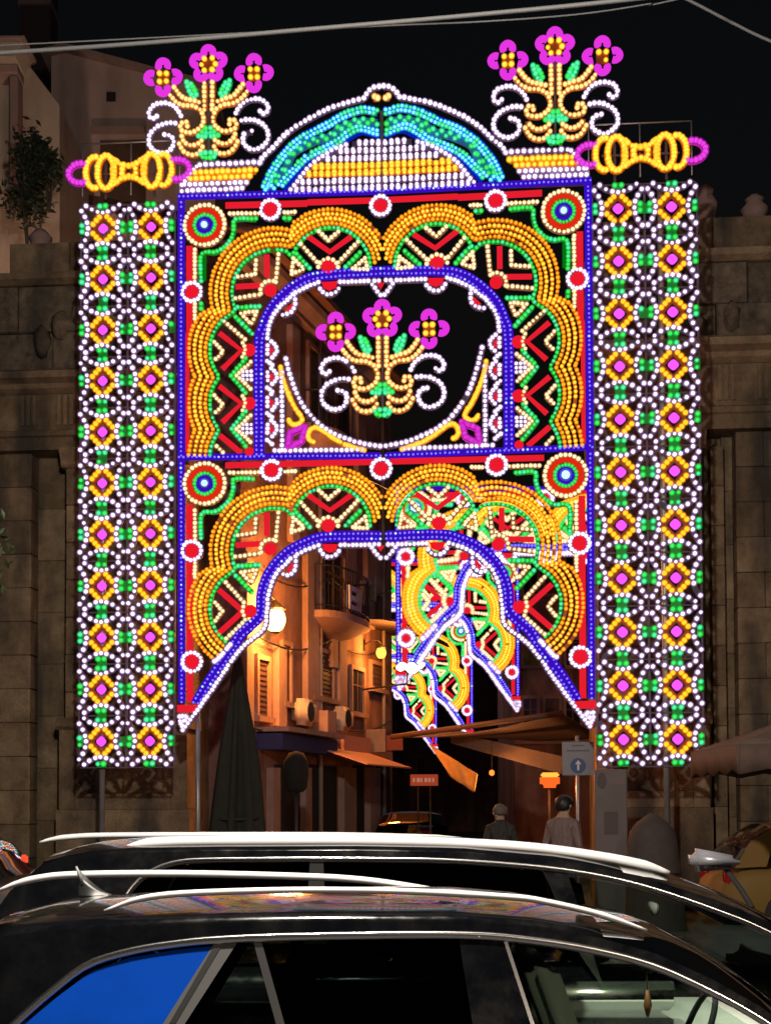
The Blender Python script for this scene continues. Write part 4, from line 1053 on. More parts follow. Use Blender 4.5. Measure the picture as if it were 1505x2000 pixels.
# ------------------------------------------------------------------ street lamp behind the photographer (it lights the cars and the stone)
def street_lamp():
    root = empty('street_lamp', (-3.5, 4.2, 0))
    mb = MB(); mb.tube([(0, 0, 0), (0, 0, .8), (0, 0, .85), (0, 0, 7.4)], [.11, .1, .07, .05], 12); mb.build('pole', IRON, root, True)
    mb = MB(); mb.tube([(0, 0, 7.2), (.3, .1, 7.6), (1.6, .6, 7.75), (2.9, 1.1, 7.7)], .035, 8); mb.build('arm', IRON, root, True)
    mb = MB(); mb.lathe([(.02, .30), (.16, .26), (.26, .12), (.30, .0), (.29, -.01), (.02, .2)], (3.0, 1.15, 7.4), 20); mb.build('lamp_shade', IRON, root, True)
    mb = MB(); mb.lathe([(.001, -.16), (.12, -.13), (.17, -.02), (.15, .1), (.05, .18)], (3.0, 1.15, 7.3), 16); mb.build('lamp_globe', glow('street_lamp_globe', (1, .93, .82), 40), root, True)
    ld = bpy.data.lights.new('street_lamp_light', 'POINT'); ld.energy = 2900; ld.color = (1, .90, .78); ld.shadow_soft_size = .2
    lo = bpy.data.objects.new('street_lamp_light', ld); COL.objects.link(lo); lo.parent = root; lo.location = (3.0, 1.15, 6.75)
    tag(root, 'black street lamp with curved arm beside the cars, behind the photographer', 'street lamp')
street_lamp()
def back_lamp():
    root = empty('street_lamp', (-7.2, 26.8, GROUND_Z))
    mb = MB(); mb.tube([(0, 0, 0), (0, 0, 8.8)], .08, 10); mb.build('pole', IRON, root, True)
    mb = MB(); mb.tube([(0, 0, 8.7), (.2, .2, 9.0), (.9, .5, 9.0)], .03, 8); mb.build('arm', IRON, root, True)
    mb = MB(); mb.lathe([(.02, .22), (.2, .16), (.26, .0), (.24, -.01), (.02, .14)], (.95, .5, 8.8), 16); mb.build('lamp_shade', IRON, root, True)
    mb = MB(); mb.lathe([(.001, -.14), (.12, -.1), (.15, .0), (.05, .1)], (.95, .5, 8.72), 14); mb.build('lamp_globe', glow('sodium_globe', (1, .6, .35), 30), root, True)
    ld = bpy.data.lights.new('street_lamp_light', 'POINT'); ld.energy = 900; ld.color = (1, .66, .48); ld.shadow_soft_size = .3
    lo = bpy.data.objects.new('street_lamp_light', ld); COL.objects.link(lo); lo.parent = root; lo.location = (.95, .6, 8.35)
    tag(root, 'tall sodium street lamp standing hidden behind the left gate pier', 'street lamp')
back_lamp()
def fill_lamp():  # unseen lamp added to soften the lattice shadow and brighten the piers
    root = empty('street_lamp', (5.0, -6.0, 0))
    mb = MB(); mb.tube([(0, 0, 0), (0, 0, .8), (0, 0, .85), (0, 0, 7.9)], [.11, .1, .07, .05], 12); mb.build('pole', IRON, root, True)
    mb = MB(); mb.tube([(0, 0, 7.8), (-.3, .1, 8.1), (-1.2, .3, 8.1)], .035, 8); mb.build('arm', IRON, root, True)
    mb = MB(); mb.lathe([(.02, .30), (.16, .26), (.26, .12), (.30, .0), (.29, -.01), (.02, .2)], (-1.3, .3, 7.8), 20); mb.build('lamp_shade', IRON, root, True)
    mb = MB(); mb.lathe([(.001, -.16), (.12, -.13), (.17, -.02), (.15, .1), (.05, .18)], (-1.3, .3, 7.7), 16); mb.build('lamp_globe', glow('street_lamp_globe', (1, .93, .82), 40), root, True)
    ld = bpy.data.lights.new('street_lamp_light', 'POINT'); ld.energy = 1100; ld.color = (1, .80, .60); ld.shadow_soft_size = .25
    lo = bpy.data.objects.new('street_lamp_light', ld); COL.objects.link(lo); lo.parent = root; lo.location = (-1.3, .3, 7.2)
    tag(root, 'unseen black street lamp added behind the camera to brighten the piers', 'street lamp')
fill_lamp()

# ------------------------------------------------------------------ cars
def paint_dusty(m, nt, b):
    N = nt.nodes.new; K = nt.links.new; tc = N('ShaderNodeTexCoord')
    n = N('ShaderNodeTexNoise'); n.inputs['Scale'].default_value = 5; n.inputs['Detail'].default_value = 9; n.inputs['Roughness'].default_value = .7; K(tc.outputs['Object'], n.inputs['Vector'])
    r = N('ShaderNodeValToRGB'); r.color_ramp.elements[0].position = .4; r.color_ramp.elements[1].position = .75; r.color_ramp.elements[0].color = (.003, .0035, .005, 1); r.color_ramp.elements[1].color = (.008, .008, .008, 1); K(n.outputs['Fac'], r.inputs[0]); K(r.outputs[0], b.inputs['Base Color'])
    s = N('ShaderNodeTexNoise'); s.inputs['Scale'].default_value = 260; s.inputs['Detail'].default_value = 2; K(tc.outputs['Object'], s.inputs['Vector'])
    q = N('ShaderNodeMapRange'); q.inputs[1].default_value = .35; q.inputs[2].default_value = .7; q.inputs[3].default_value = .06; q.inputs[4].default_value = .3; K(n.outputs['Fac'], q.inputs[0]); K(q.outputs[0], b.inputs['Roughness'])
    b.inputs['Specular IOR Level'].default_value = .25; b.inputs['Coat Weight'].default_value = .8; b.inputs['Coat Roughness'].default_value = .04
    bp = N('ShaderNodeBump'); bp.inputs['Strength'].default_value = .04; bp.inputs['Distance'].default_value = .002; K(s.outputs['Fac'], bp.inputs['Height']); K(bp.outputs[0], b.inputs['Normal'])
BLACK_PAINT = mat('black_car_paint', paint_dusty)
ALU = plain('satin_aluminium', (.92, .92, .93), .4, .1, var=.03)
CHROME = plain('chrome_trim', (.75, .75, .76), .22, 1.0)
RUBBER = plain('tyre_rubber', (.02, .02, .02), .85)
CARGLASS = glass('car_glass', (.80, .87, .83)); DARKGLASS = glass('privacy_glass', (.22, .25, .24))
PALE = plain('pale_leather', (.60, .63, .56), .6, var=.06); SEAT = plain('black_fabric', (.012, .012, .013), .85)
BLUE_REFLECTION = plain('blue_reflection', (.0, .055, .42), .6, spec=.05, var=.1, scale=3)  # flat blue colour standing in for a reflection on the quarter glass
def interp(poly, s):
    return float(np.interp(s, [p[0] for p in poly], [p[1] for p in poly]))
class Car:
    def __init__(c, name, Yc, wb, we, zb, zt, label, group, paint, X0=0.0, rz=0.0, loc=None):
        c.Yc, c.wb, c.we, c.zb, c.zt, c.paint, c.X0 = Yc, wb, we, zb, zt, paint, X0
        c.root = empty(name, loc or (X0, Yc, 0), rz); tag(c.root, label, 'car', group)
    def hw(c, z): return c.wb - (c.wb - c.we) * (z - c.zb) / (c.zt - c.zb)
    def sp(c, x, y):
        Y = c.Yc - c.wb
        for _ in range(6):
            p = at(x, y, Y); Y = c.Yc - c.hw(p.z)
        return (p.x - c.X0, p.z)
    def poly(c, L): return [c.sp(*p) if len(p) == 2 else p for p in L]
    def panel(c, pts, name, m, off=0.0, th=.012, sides=(-1, 1), parent=None):
        out = None
        for sd in sides:
            n = len(pts); vs = []
            for d in (off, off - th): vs += [(x, sd * (c.hw(z) + d), z) for x, z in pts]
            mb = MB(); mb.add(vs, [tuple(range(n)), tuple(range(2 * n - 1, n - 1, -1))] + [(i, i + n, (i + 1) % n + n, (i + 1) % n) for i in range(n)])
            out = mb.build(name, m, parent or c.root, recalc=True)
        return out
    def roof(c, edge, rise, s0, s1, m_front, m_rear, front_name='windscreen', rear_name='rear_window'):
        xs = [p[0] for p in edge]; N = 14
        def sec(s):
            z = interp(edge, s); w = c.hw(z); f = min(1, max(.25, (z - c.zb) / (c.zt - c.zb)))
            return [(s + (.10 * (1 - (2 * j / N - 1) ** 2) if s > s1 else 0), w * (2 * j / N - 1), z + rise * f * (1 - abs(2 * j / N - 1) ** 3)) for j in range(N + 1)]
        for a, b, nm, m in ((s0, s1, 'roof', c.paint), (s1, xs[-1], front_name, m_front), (xs[0], s0, rear_name, m_rear)):
            k = 26 if nm == 'roof' else 10
            mb = MB(); mb.grid([sec(a + (b - a) * i / k) for i in range(k + 1)]); o = mb.build(nm, m, c.root, True)
            if nm == 'roof': o.modifiers.new('thick', 'SOLIDIFY').thickness = -.02
    def body(c, L0, L1, hood_s, hood_z, tail_s):
        mb = MB(); P = []
        st = [(L0, .62, .80), (L0 + .06, .80, .90), (L0 + .25, c.zb - .02, .97), (tail_s, c.zb, 1.0), ((tail_s + hood_s) / 2, c.zb, 1.0), (hood_s, c.zb, 1.0), (hood_s + .15, c.zb - .01, .99), (hood_s + .6, (c.zb + hood_z) / 2 + .05, .98), (L1 - .3, hood_z + .04, .94), (L1 - .08, hood_z - .08, .86), (L1, .55, .72)]
        for s, zt, k in st:
            w = c.wb * k; half = [(0, zt), (w * .7, zt - .01), (w * .93, zt - .025), (w, zt - .12 if zt > .7 else zt - .03), (w * 1.01, .62 if zt > .75 else .5), (w, .42), (w * .94, .28), (0, .24)]
            P.append([(s, y, z) for y, z in half] + [(s, -y, z) for y, z in half[::-1][1:-1]] + [(s, 0, zt)])
        mb.grid(P); n = len(P[0]); mb.add(P[0][:-1], [tuple(range(n - 1))]); mb.add(P[-1][:-1], [tuple(range(n - 1))])
        mb.build('body', c.paint, c.root, True, recalc=True)
        for s in (L0 + .85, L1 - .9):
            for sd in (-1, 1):
                w = MB(); y1 = sd * (c.wb + .01); y0 = sd * (c.wb - .22)
                prof = [(.22, y0), (.335, y0), (.345, (y0 + y1) / 2), (.335, y1), (.22, y1)]
                w.grid([[(s + r * math.cos(t), y, .345 + r * math.sin(t)) for r, y in prof] for t in np.linspace(0, 2 * math.pi, 25)])
                wh = w.build('wheel', RUBBER, c.root, True)
                rim = MB(); rim.disc((0, 0), .222, -.02, .02, 20)
                for k in range(5):
                    t = 2 * math.pi * k / 5; rim.tube([(0, -.03 * sd if sd > 0 else -.03, 0), (.2 * math.cos(t), -.03, .2 * math.sin(t))], .03, 6)
                r = rim.build('rim', ALU, wh); r.location = (s, y1 - sd * .03, .345)
    def rail(c, pts, Y, r, name='roof_rail', fl=.75):
        P = [at(x, y, Y) for x, y in pts]; P = [(p.x - c.X0, p.y - c.Yc, p.z) for p in P]
        P = [tuple(q) for q in resample(catmull(P, 6), .04)]
        n = len(P); rr = [r * min(1, .45 + .55 * min(i, n - 1 - i) / 4) for i in range(n)]
        mb = MB(); mb.tube(P, rr, 10, flat=fl); return mb.build(name, ALU, c.root, True)
    def trim(c, pts, r, m=None, name='window_trim', flat=1.0):
        for sd in (-1, 1):
            P = [(s, sd * (c.hw(z) + .006), z) for s, z in resample(catmull(pts, 6), .05)]
            mb = MB(); mb.tube(P, r, 8, flat=flat); mb.build(name, m or CHROME, c.root, True)
    def seat(c, s, y, m, z=.5, tall=.62, head=True):
        mb = MB()
        mb.add(*_rbox(.5, .5, .16, (s + .12, y, z))); rot = []
        v, f = _rbox(.14, .46, tall, (0, 0, tall / 2)); mb.add([(s - .12 + p[0] - .35 * p[2], y + p[1], z + .05 + p[2]) for p in v], f)
        o = mb.build('seat', m, c.root, True)
        if head:
            hb = MB(); v, f = _rbox(.11, .28, .19, (0, 0, 0)); hb.add([(s - .12 - .35 * (tall + .13) + p[0] - .2 * p[2], y + p[1], z + .05 + tall + .13 + p[2]) for p in v], f); hb.build('headrest', m, o, True)
def near_car():
    c = Car('parked_car', 6.55, .93, .70, .93, 1.48, 'black car parked nearest, with a painted blue reflection in its rear quarter window', 'black cars parked nose to tail in the foreground', BLACK_PAINT)
    edge = c.poly([(-170, 1990), (-110, 1890), (-40, 1842), (60, 1822), (250, 1811), (430, 1804), (600, 1801), (900, 1801), (1050, 1812), (1170, 1832), (1280, 1863), (1390, 1913), (1480, 1964), (1640, 2070)])
    trim = c.poly([(-60, 2085), (35, 1995), (100, 1938), (170, 1886), (250, 1860), (330, 1846), (430, 1836), (600, 1830), (900, 1827), (1050, 1839), (1170, 1859), (1280, 1889), (1390, 1939), (1480, 1989), (1640, 2095)])
    c.roof(edge, .095, edge[2][0], edge[9][0] + .02, CARGLASS, DARKGLASS)
    c.body(-2.35, 2.25, trim[-1][0] + .05, .82, -1.5)
    c.panel(edge + trim[::-1], 'roof_side', BLACK_PAINT, .0)
    c.panel([(edge[0][0], c.zb - .1), edge[0], edge[1], trim[2], trim[1], trim[0], (trim[0][0], c.zb - .1)], 'rear_pillar', BLACK_PAINT, -.004)
    c.trim(trim, .011, flat=1.6)
    W1 = c.poly([(-40, 2085), (45, 2003), (110, 1949), (180, 1897), (250, 1872), (340, 1857), (418, 1849), (262, 2085)])
    W2 = c.poly([(466, 1848), (494, 1847), (560, 2085), (308, 2085)]); W3 = c.poly([(512, 1846), (895, 1842), (935, 2085), (580, 2085)])
    W4 = c.poly([(990, 1848), (1060, 1853), (1170, 1871), (1270, 1902), (1380, 1952), (1470, 2008), (1570, 2085), (1070, 2085)])
    c.panel(W1, 'quarter_window', BLUE_REFLECTION, -.004, sides=(-1,)); c.panel(W1, 'quarter_window', DARKGLASS, -.004, sides=(1,))
    c.panel(W2, 'side_window', CARGLASS, -.008, .004); c.panel(W3, 'side_window', DARKGLASS, -.008, .004); c.panel(W4, 'side_window', CARGLASS, -.008, .004)
    c.panel(c.poly([(420, 1840), (464, 1840), (306, 2085), (264, 2085)]), 'pillar', plain('grey_pillar', (.10, .10, .10), .5, spec=.2), -.002)
    c.panel(c.poly([(495, 1842), (511, 1842), (579, 2085), (562, 2085)]), 'window_divider', CHROME, -.002)
    c.panel(c.poly([(896, 1836), (982, 1838), (1062, 2085), (936, 2085)]), 'pillar', BLACK_PAINT, -.002)
    c.panel(c.poly([(983, 1838), (990, 1838), (1071, 2085), (1063, 2085)]), 'window_divider', CHROME, .0)
    c.panel(c.poly([(424, 1838), (438, 1838), (342, 2000), (330, 2000)]), 'window_divider', CHROME, .001, sides=(-1,))
    c.rail([(204, 1780), (225, 1772), (262, 1759), (320, 1749), (420, 1743), (600, 1739), (800, 1742), (1000, 1753), (1060, 1761), (1150, 1781), (1215, 1801), (1262, 1818)], 5.98, .019)
    c.rail([(-4, 1741), (30, 1727), (80, 1715), (150, 1709), (350, 1707), (600, 1713), (700, 1719), (785, 1730), (900, 1750)], 7.14, .025)
    # aerial fin
    p = at(180, 1728, 6.75); fx, fy = p.x, p.y - c.Yc
    mb = MB(); mb.grid([[(fx - .06 + .17 * t + (1 - t) * 0, fy + sd * .03 * math.sin(math.pi * min(1, .15 + t)) * (1 - h), p.z - .05 + (.12 * (1 - t) ** 1.6) * h + .0) for sd, h in ((-1, 0), (-.7, .5), (0, 1), (.7, .5), (1, 0))] for t in np.linspace(0, 1, 10)])
    mb.build('aerial_fin', plain('black_plastic', (.02, .02, .02), .4), c.root, True, recalc=True)
    mb = MB(); mb.tube([(fx - .045, fy, p.z), (fx - .075, fy, p.z + .085)], [.012, .005], 8); mb.build('aerial', plain('grey_plastic', (.3, .3, .3), .4), c.root, True)
    # interior
    for y in (-.36, .36): c.seat(.99, y, PALE, .58, .66, False)
    for y in (-.42, 0, .42): c.seat(-.05, y, SEAT, .42, .56)
    mb = MB(); mb.add(*_rbox(.5, 1.45, .22, (1.62, 0, .88))); mb.build('dashboard', PALE, c.root, True)
    mb = MB(); mb.box2((-1.6, .80, .5), (1.5, .86, .95)); mb.build('door_card', PALE, c.root)
    wh = MB(); wh.tube([(1.33 + .07 * math.sin(t), -.36 + .18 * math.cos(t), .98 + .17 * math.sin(t)) for t in np.linspace(0, 2 * math.pi, 21)], .014, 6); wh.build('steering_wheel', SEAT, c.root, True)
    q = at(1265, 1885, 6.5)
    mb = MB(); mb.add(*_rbox(.03, .22, .07, (q.x, 0, q.z))); mi = mb.build('mirror', SEAT, c.root, True)
    mb = MB(); mb.tube([(q.x, 0, q.z - .03), (q.x + .005, 0, q.z - .12)], .004, 5); mb.tube([(q.x + .005, 0, q.z - .12), (q.x + .006, 0, q.z - .19), (q.x + .005, 0, q.z - .24)], [.008, .02, .006], 8); mb.build('hanging_charm', plain('brown_bead', (.25, .1, .03), .5), mi, True)
near_car()
def far_car():
    c = Car('parked_car', 9.4, .95, .74, 1.02, 1.67, 'taller black car with pale roof rails, parked behind the nearest car', 'black cars parked nose to tail in the foreground', BLACK_PAINT)
    edge = c.poly([(-60, 1850), (20, 1740), (80, 1690), (150, 1673), (250, 1665), (420, 1662), (700, 1661), (900, 1665), (1100, 1682), (1250, 1711), (1400, 1759), (1505, 1802), (1700, 1900), (1760, 1935)])
    trim = c.poly([(190, 1850), (250, 1745), (290, 1706), (340, 1686), (420, 1680), (700, 1679), (900, 1683), (1100, 1700), (1250, 1730), (1400, 1780), (1505, 1824), (1700, 1925), (1760, 1962)])
    c.roof(edge, .075, edge[2][0], edge[9][0] - .1, CARGLASS, DARKGLASS)
    c.body(-2.5, 3.6, trim[-1][0] + .02, .95, -1.8)
    c.panel(edge + trim[::-1], 'roof_side', BLACK_PAINT, .0)
    c.panel([(edge[0][0], c.zb - .1), edge[0], edge[1], trim[2], trim[1], trim[0], (trim[0][0] + .02, c.zb - .1)], 'rear_pillar', BLACK_PAINT, -.004)
    c.trim(trim, .013, flat=1.5)
    c.panel(c.poly([(206, 1850), (262, 1748), (300, 1708), (345, 1692), (420, 1686), (604, 1685), (592, 1850)]), 'side_window', DARKGLASS, -.008, .004)
    c.panel(c.poly([(632, 1685), (900, 1689), (1060, 1703), (1130, 1860), (640, 1860)]), 'side_window', DARKGLASS, -.008, .004)
    c.panel(c.poly([(1108, 1709), (1250, 1738), (1400, 1788), (1505, 1833), (1690, 1935), (1180, 1935)]), 'side_window', CARGLASS, -.008, .004)
    c.panel(c.poly([(605, 1682), (631, 1682), (639, 1860), (593, 1860)]), 'pillar', plain('dark_pillar', (.02, .02, .02), .7, spec=.1), -.003)
    c.panel(c.poly([(1060, 1701), (1108, 1706), (1180, 1935), (1132, 1865)]), 'pillar', BLACK_PAINT, -.003)
    c.rail([(240, 1660), (262, 1653), (300, 1647), (380, 1644), (500, 1643), (700, 1643), (900, 1648), (1050, 1658), (1180, 1676), (1260, 1692), (1306, 1706)], 8.85, .042, fl=.85)
    c.rail([(78, 1646), (100, 1640), (140, 1635), (220, 1632), (480, 1631), (700, 1632), (900, 1638)], 10.0, .03, fl=.7)
    for y in (-.38, .38): c.seat(1.55, y, SEAT, .6, .62)
    for y in (-.42, .42): c.seat(.1, y, SEAT, .6, .6)
    mb = MB(); mb.add(*_rbox(.55, 1.5, .22, (2.35, 0, 1.0))); mb.build('dashboard', SEAT, c.root, True)
    q = at(1275, 1775, 9.4); mb = MB(); mb.add(*_rbox(.03, .24, .08, (q.x, 0, q.z))); mb.build('mirror', plain('grey_plastic', (.3, .3, .3), .4), c.root, True)
    # far side door mirror seen over the bonnet
    q = at(1393, 1682, 10.5); mb = MB(); v, f = _rbox(.36, .2, .17, (0, 0, 0)); mb.add([(q.x + p[0], q.y - c.Yc + p[1], q.z + p[2] * (1 - .8 * max(0, p[0]) / .25) + .06 * p[0] * -1) for p in v], f)
    dm = mb.build('door_mirror', plain('silver_paint', (.42, .42, .46), .3, .5), c.root, True)
    mb = MB(); mb.tube([(q.x + .08, q.y - c.Yc, q.z - .05), (q.x + .16, q.y - c.Yc - .15, q.z - .2), (q.x + .2, q.y - c.Yc - .3, q.z - .32)], .02, 6); mb.build('mirror_arm', SEAT, dm, True)
far_car()
def small_car(name, Y, X, rz, paint, label, base=.0, sc=1.0, lights=False):
    """whole car from its own profile, facing +x before rotation"""
    c = Car(name, 0, .86, .66, .95, 1.45, label, None, paint, loc=(X, Y, base), rz=rz)
    edge = [(-1.95, .95), (-1.75, 1.25), (-1.45, 1.44), (-.6, 1.47), (.3, 1.45), (.7, 1.38), (1.2, 1.12), (1.5, .95)]
    trim = [(-1.55, .97), (-1.45, 1.2), (-1.2, 1.38), (-.6, 1.42), (.25, 1.40), (.62, 1.33), (1.08, 1.10), (1.32, .97)]
    c.roof(edge, .06, -1.45, .45, DARKGLASS, DARKGLASS)
    c.body(-2.1, 2.1, 1.45, .82, -1.7)
    c.panel(edge + trim[::-1], 'roof_side', paint, .0)
    c.panel([(-1.5, .965), (-1.42, 1.18), (-1.18, 1.35), (-.6, 1.395), (-.42, 1.39), (-.36, .965)], 'side_window', DARKGLASS, -.006, .004)
    c.panel([(-.28, .965), (-.34, 1.39), (.24, 1.375), (.6, 1.305), (1.04, 1.08), (1.24, .965)], 'side_window', DARKGLASS, -.006, .004)
    c.panel([(-.42, 1.405), (-.34, 1.405), (-.28, .94), (-.36, .94)], 'pillar', paint, -.003)
    for sd in (-1, 1):
        mb = MB(); mb.add(*(_rbox(.09, .2, .3, (-2.0, sd * .66, .82)) if not lights else _rbox(.08, .06, .1, (-1.84, sd * .76, 1.1)))); mb.build('tail_light', (glow('tail_light', (1, .08, .03), 1.2) if lights else plain('tail_light_red', (.4, .01, .01), .2)), c.root, True)
        mb = MB(); mb.add(*_rbox(.12, .26, .14, (1.95, sd * .58, .66))); mb.build('headlight', plain('headlight_glass', (.5, .5, .5), .1), c.root, True)
    mb = MB(); mb.add(*_rbox(.04, .5, .12, (-2.12, 0, .6))); mb.build('number_plate', plain('white_paint', (.75, .7, .7), .5), c.root)
    return c.root
def other_cars():
    a = at(72, 1640, 14.5); small_car('parked_car', 14.5, a.x - 2.16, math.pi, plain('grey_car_paint', (.10, .09, .09), .6, .1), 'grey car with its tail light at the left edge behind the black cars', .30, lights=True)
    a = at(1418, 1640, 19.0); small_car('parked_car', 19.0, a.x + 1.85, 0.0, plain('ochre_car_paint', (.22, .13, .035), .6, spec=.2), 'ochre yellow car with dark windows at the right edge', .2)
    a = at(802, 1580, 33.0); small_car('parked_car', 33.0, a.x, R(90), plain('blue_car_paint', (.03, .07, .35), .6, spec=.2), 'small blue car standing down the street in the arch opening', GROUND_Z)
other_cars()

# ------------------------------------------------------------------ things on the square
def closed_parasol():
    p = at(464, 1575, 22.6); root = empty('closed_parasol', (p.x, p.y, GROUND_Z)); zt = at(466, 1268, 22.6).z - GROUND_Z
    mb = MB(); P = []; n = 48
    for t in np.linspace(0, 1, 22):
        z = zt - (zt - .55) * t; r0 = .02 + .42 * t ** .8
        P.append([((r0 * (1 + .30 * math.cos(8 * a + 2.2 * t) * min(1, t * 2.5) + .06 * math.sin(3 * a + 5 * t))) * math.cos(a), (r0 * (1 + .30 * math.cos(8 * a + 2.2 * t) * min(1, t * 2.5))) * .8 * math.sin(a), z + (.10 * math.cos(8 * a) if t > .97 else 0)) for a in [2 * math.pi * k / n for k in range(n + 1)]])
    mb.grid(P); mb.build('folded_canopy', plain('dark_green_canvas', (.02, .022, .014), .85, var=.3, scale=4), root, True)
    mb = MB(); mb.tube([(0, 0, 0), (0, 0, zt)], .04, 10); mb.build('pole', STEEL, root, True)
    mb = MB(); mb.lathe([(.45, 0), (.45, .08), (.12, .14), (.08, .35)], n=20); mb.build('base', plain('concrete', (.3, .29, .27), .9), root)
    mb = MB(); mb.lathe([(.001, .12), (.03, .08), (.045, 0)], (0, 0, zt - .03), 12); mb.build('finial', IRON, root)
    mb = MB(); rr = .33; mb.tube([(rr * 1.12 * math.cos(a), rr * .9 * math.sin(a), 1.5 + .05 * math.sin(a)) for a in np.linspace(0, 2 * math.pi, 25)], .02, 6); mb.build('tie_strap', plain('dark_strap', (.03, .03, .02), .8), root, True)
    tag(root, 'tall dark market parasol folded shut under the left of the arch', 'parasol')
closed_parasol()
def open_parasol(px, py_top, py_rim, Y, half, m, mv, label, rz=R(20)):
    p = at(px, 1575, Y); zt = at(px, py_top, Y).z - GROUND_Z; zr = at(px, py_rim, Y).z - GROUND_Z
    root = empty('open_parasol', (p.x, p.y, GROUND_Z), rz)
    cs = [(half * math.sqrt(2) * math.cos(R(45 + 90 * k)), half * math.sqrt(2) * math.sin(R(45 + 90 * k))) for k in range(4)]
    for k in range(4):
        a, b = cs[k], cs[(k + 1) % 4]; mb = MB(); P = []
        for i in range(7):
            t = i / 6; P.append([((a[0] + (b[0] - a[0]) * j / 8) * t, (a[1] + (b[1] - a[1]) * j / 8) * t, zt + (zr - zt) * t - .10 * math.sin(math.pi * t) * math.sin(math.pi * j / 8)) for j in range(9)])
        mb.grid(P); o = mb.build('canopy_panel', m, root, True); o.modifiers.new('thick', 'SOLIDIFY').thickness = .01
        v = MB(); v.grid([[(a[0] + (b[0] - a[0]) * j / 16, a[1] + (b[1] - a[1]) * j / 16, zr - h * (.30 + .03 * math.cos(j * math.pi / 2))) for j in range(17)] for h in (0, 1)]); o = v.build('valance', mv, root, True); o.modifiers.new('thick', 'SOLIDIFY').thickness = .008
        r = MB(); r.tube([(0, 0, zt - .06), (a[0], a[1], zr - .02)], .015, 6); r.build('rib', IRON, root)
    mb = MB(); mb.tube([(0, 0, 0), (0, 0, zt + .08)], .04, 10); mb.build('pole', STEEL, root, True)
    mb = MB(); mb.box2((-.4, -.4, 0), (.4, .4, .1)); mb.build('base', plain('concrete', (.3, .29, .27), .9), root)
    tag(root, label, 'parasol')
open_parasol(1600, 1385, 1462, 17.0, 1.25, plain('beige_canvas', (.14, .10, .08), .85, var=.1), plain('brown_canvas', (.12, .075, .06), .85, var=.15), 'open beige parasol with brown valance at the right edge', R(0))
def awning():
    # big brown canopy reaching over the street from the right
    A, B, C, D = at(764, 1440, 27.5), at(1098, 1393, 25.0), at(1170, 1440, 27.5), at(900, 1428, 31.5)
    c0 = (A + B + C + D) / 4; root = empty('brown_awning', (c0.x, c0.y, GROUND_Z)); lo = lambda p: (p.x - c0.x, p.y - c0.y, p.z - GROUND_Z)
    mb = MB(); P = []
    for i in range(9):
        t = i / 8; a = A.lerp(D, t); b = B.lerp(C, t); P.append([lo(a.lerp(b, j / 10) - Vector((0, 0, .12 * math.sin(math.pi * j / 10)))) for j in range(11)])
    mb.grid(P); o = mb.build('canopy', plain('brown_canvas_top', (.17, .10, .08), .85, var=.15), root, True); o.modifiers.new('thick', 'SOLIDIFY').thickness = .02
    mb = MB(); mb.tube([lo(A), lo(A.lerp(B, .5)), lo(B)], .05, 8); mb.build('front_rail', plain('brown_rail', (.10, .05, .03), .6), root, True)
    mb = MB(); E2 = at(1095, 1512, 25.4); F2 = at(880, 1452, 27.4)
    mb.add([lo(F2), lo(E2), lo(at(1100, 1478, 25.4)), lo(at(880, 1430, 27.4))], [(0, 1, 2, 3)]); o = mb.build('lower_flap', plain('brown_canvas', (.12, .075, .06)), root); o.modifiers.new('thick', 'SOLIDIFY').thickness = .015
    q = [at(836, 1452, 26.8), at(932, 1512, 26.0), at(926, 1548, 26.0), at(880, 1518, 26.3)]
    mb = MB(); P = []
    for i in range(6):
        P.append([lo(q[0].lerp(q[3], i / 5).lerp(q[1].lerp(q[2], i / 5), j / 8) + Vector((0, .06 * math.sin(j * 1.3), 0))) for j in range(9)])
    mb.grid(P); o = mb.build('side_curtain', plain('yellow_canvas', (.55, .28, .07), .8, var=.2, scale=6), root, True); o.modifiers.new('thick', 'SOLIDIFY').thickness = .012
    for p in (C,):
        mb = MB(); x, y, z = lo(p); mb.tube([(x, y, 0), (x, y, z)], .03, 8); mb.build('post', STEEL, root, True)
    tag(root, 'wide brown canvas awning over the pavement right of the street', 'awning')
awning()
def text(body, size, loc, rot, m, parent, name='lettering', ext=.004, align='CENTER'):
    cu = bpy.data.curves.new(name, 'FONT'); cu.body = body; cu.size = size; cu.extrude = ext; cu.align_x = align; cu.align_y = 'CENTER'
    tmp = bpy.data.objects.new(name, cu); COL.objects.link(tmp); dg = bpy.context.evaluated_depsgraph_get()
    me = bpy.data.meshes.new_from_object(tmp.evaluated_get(dg)); bpy.data.objects.remove(tmp); me.materials.clear(); me.materials.append(m)
    o = put(name, me, parent, loc=loc); o.rotation_euler = rot; return o
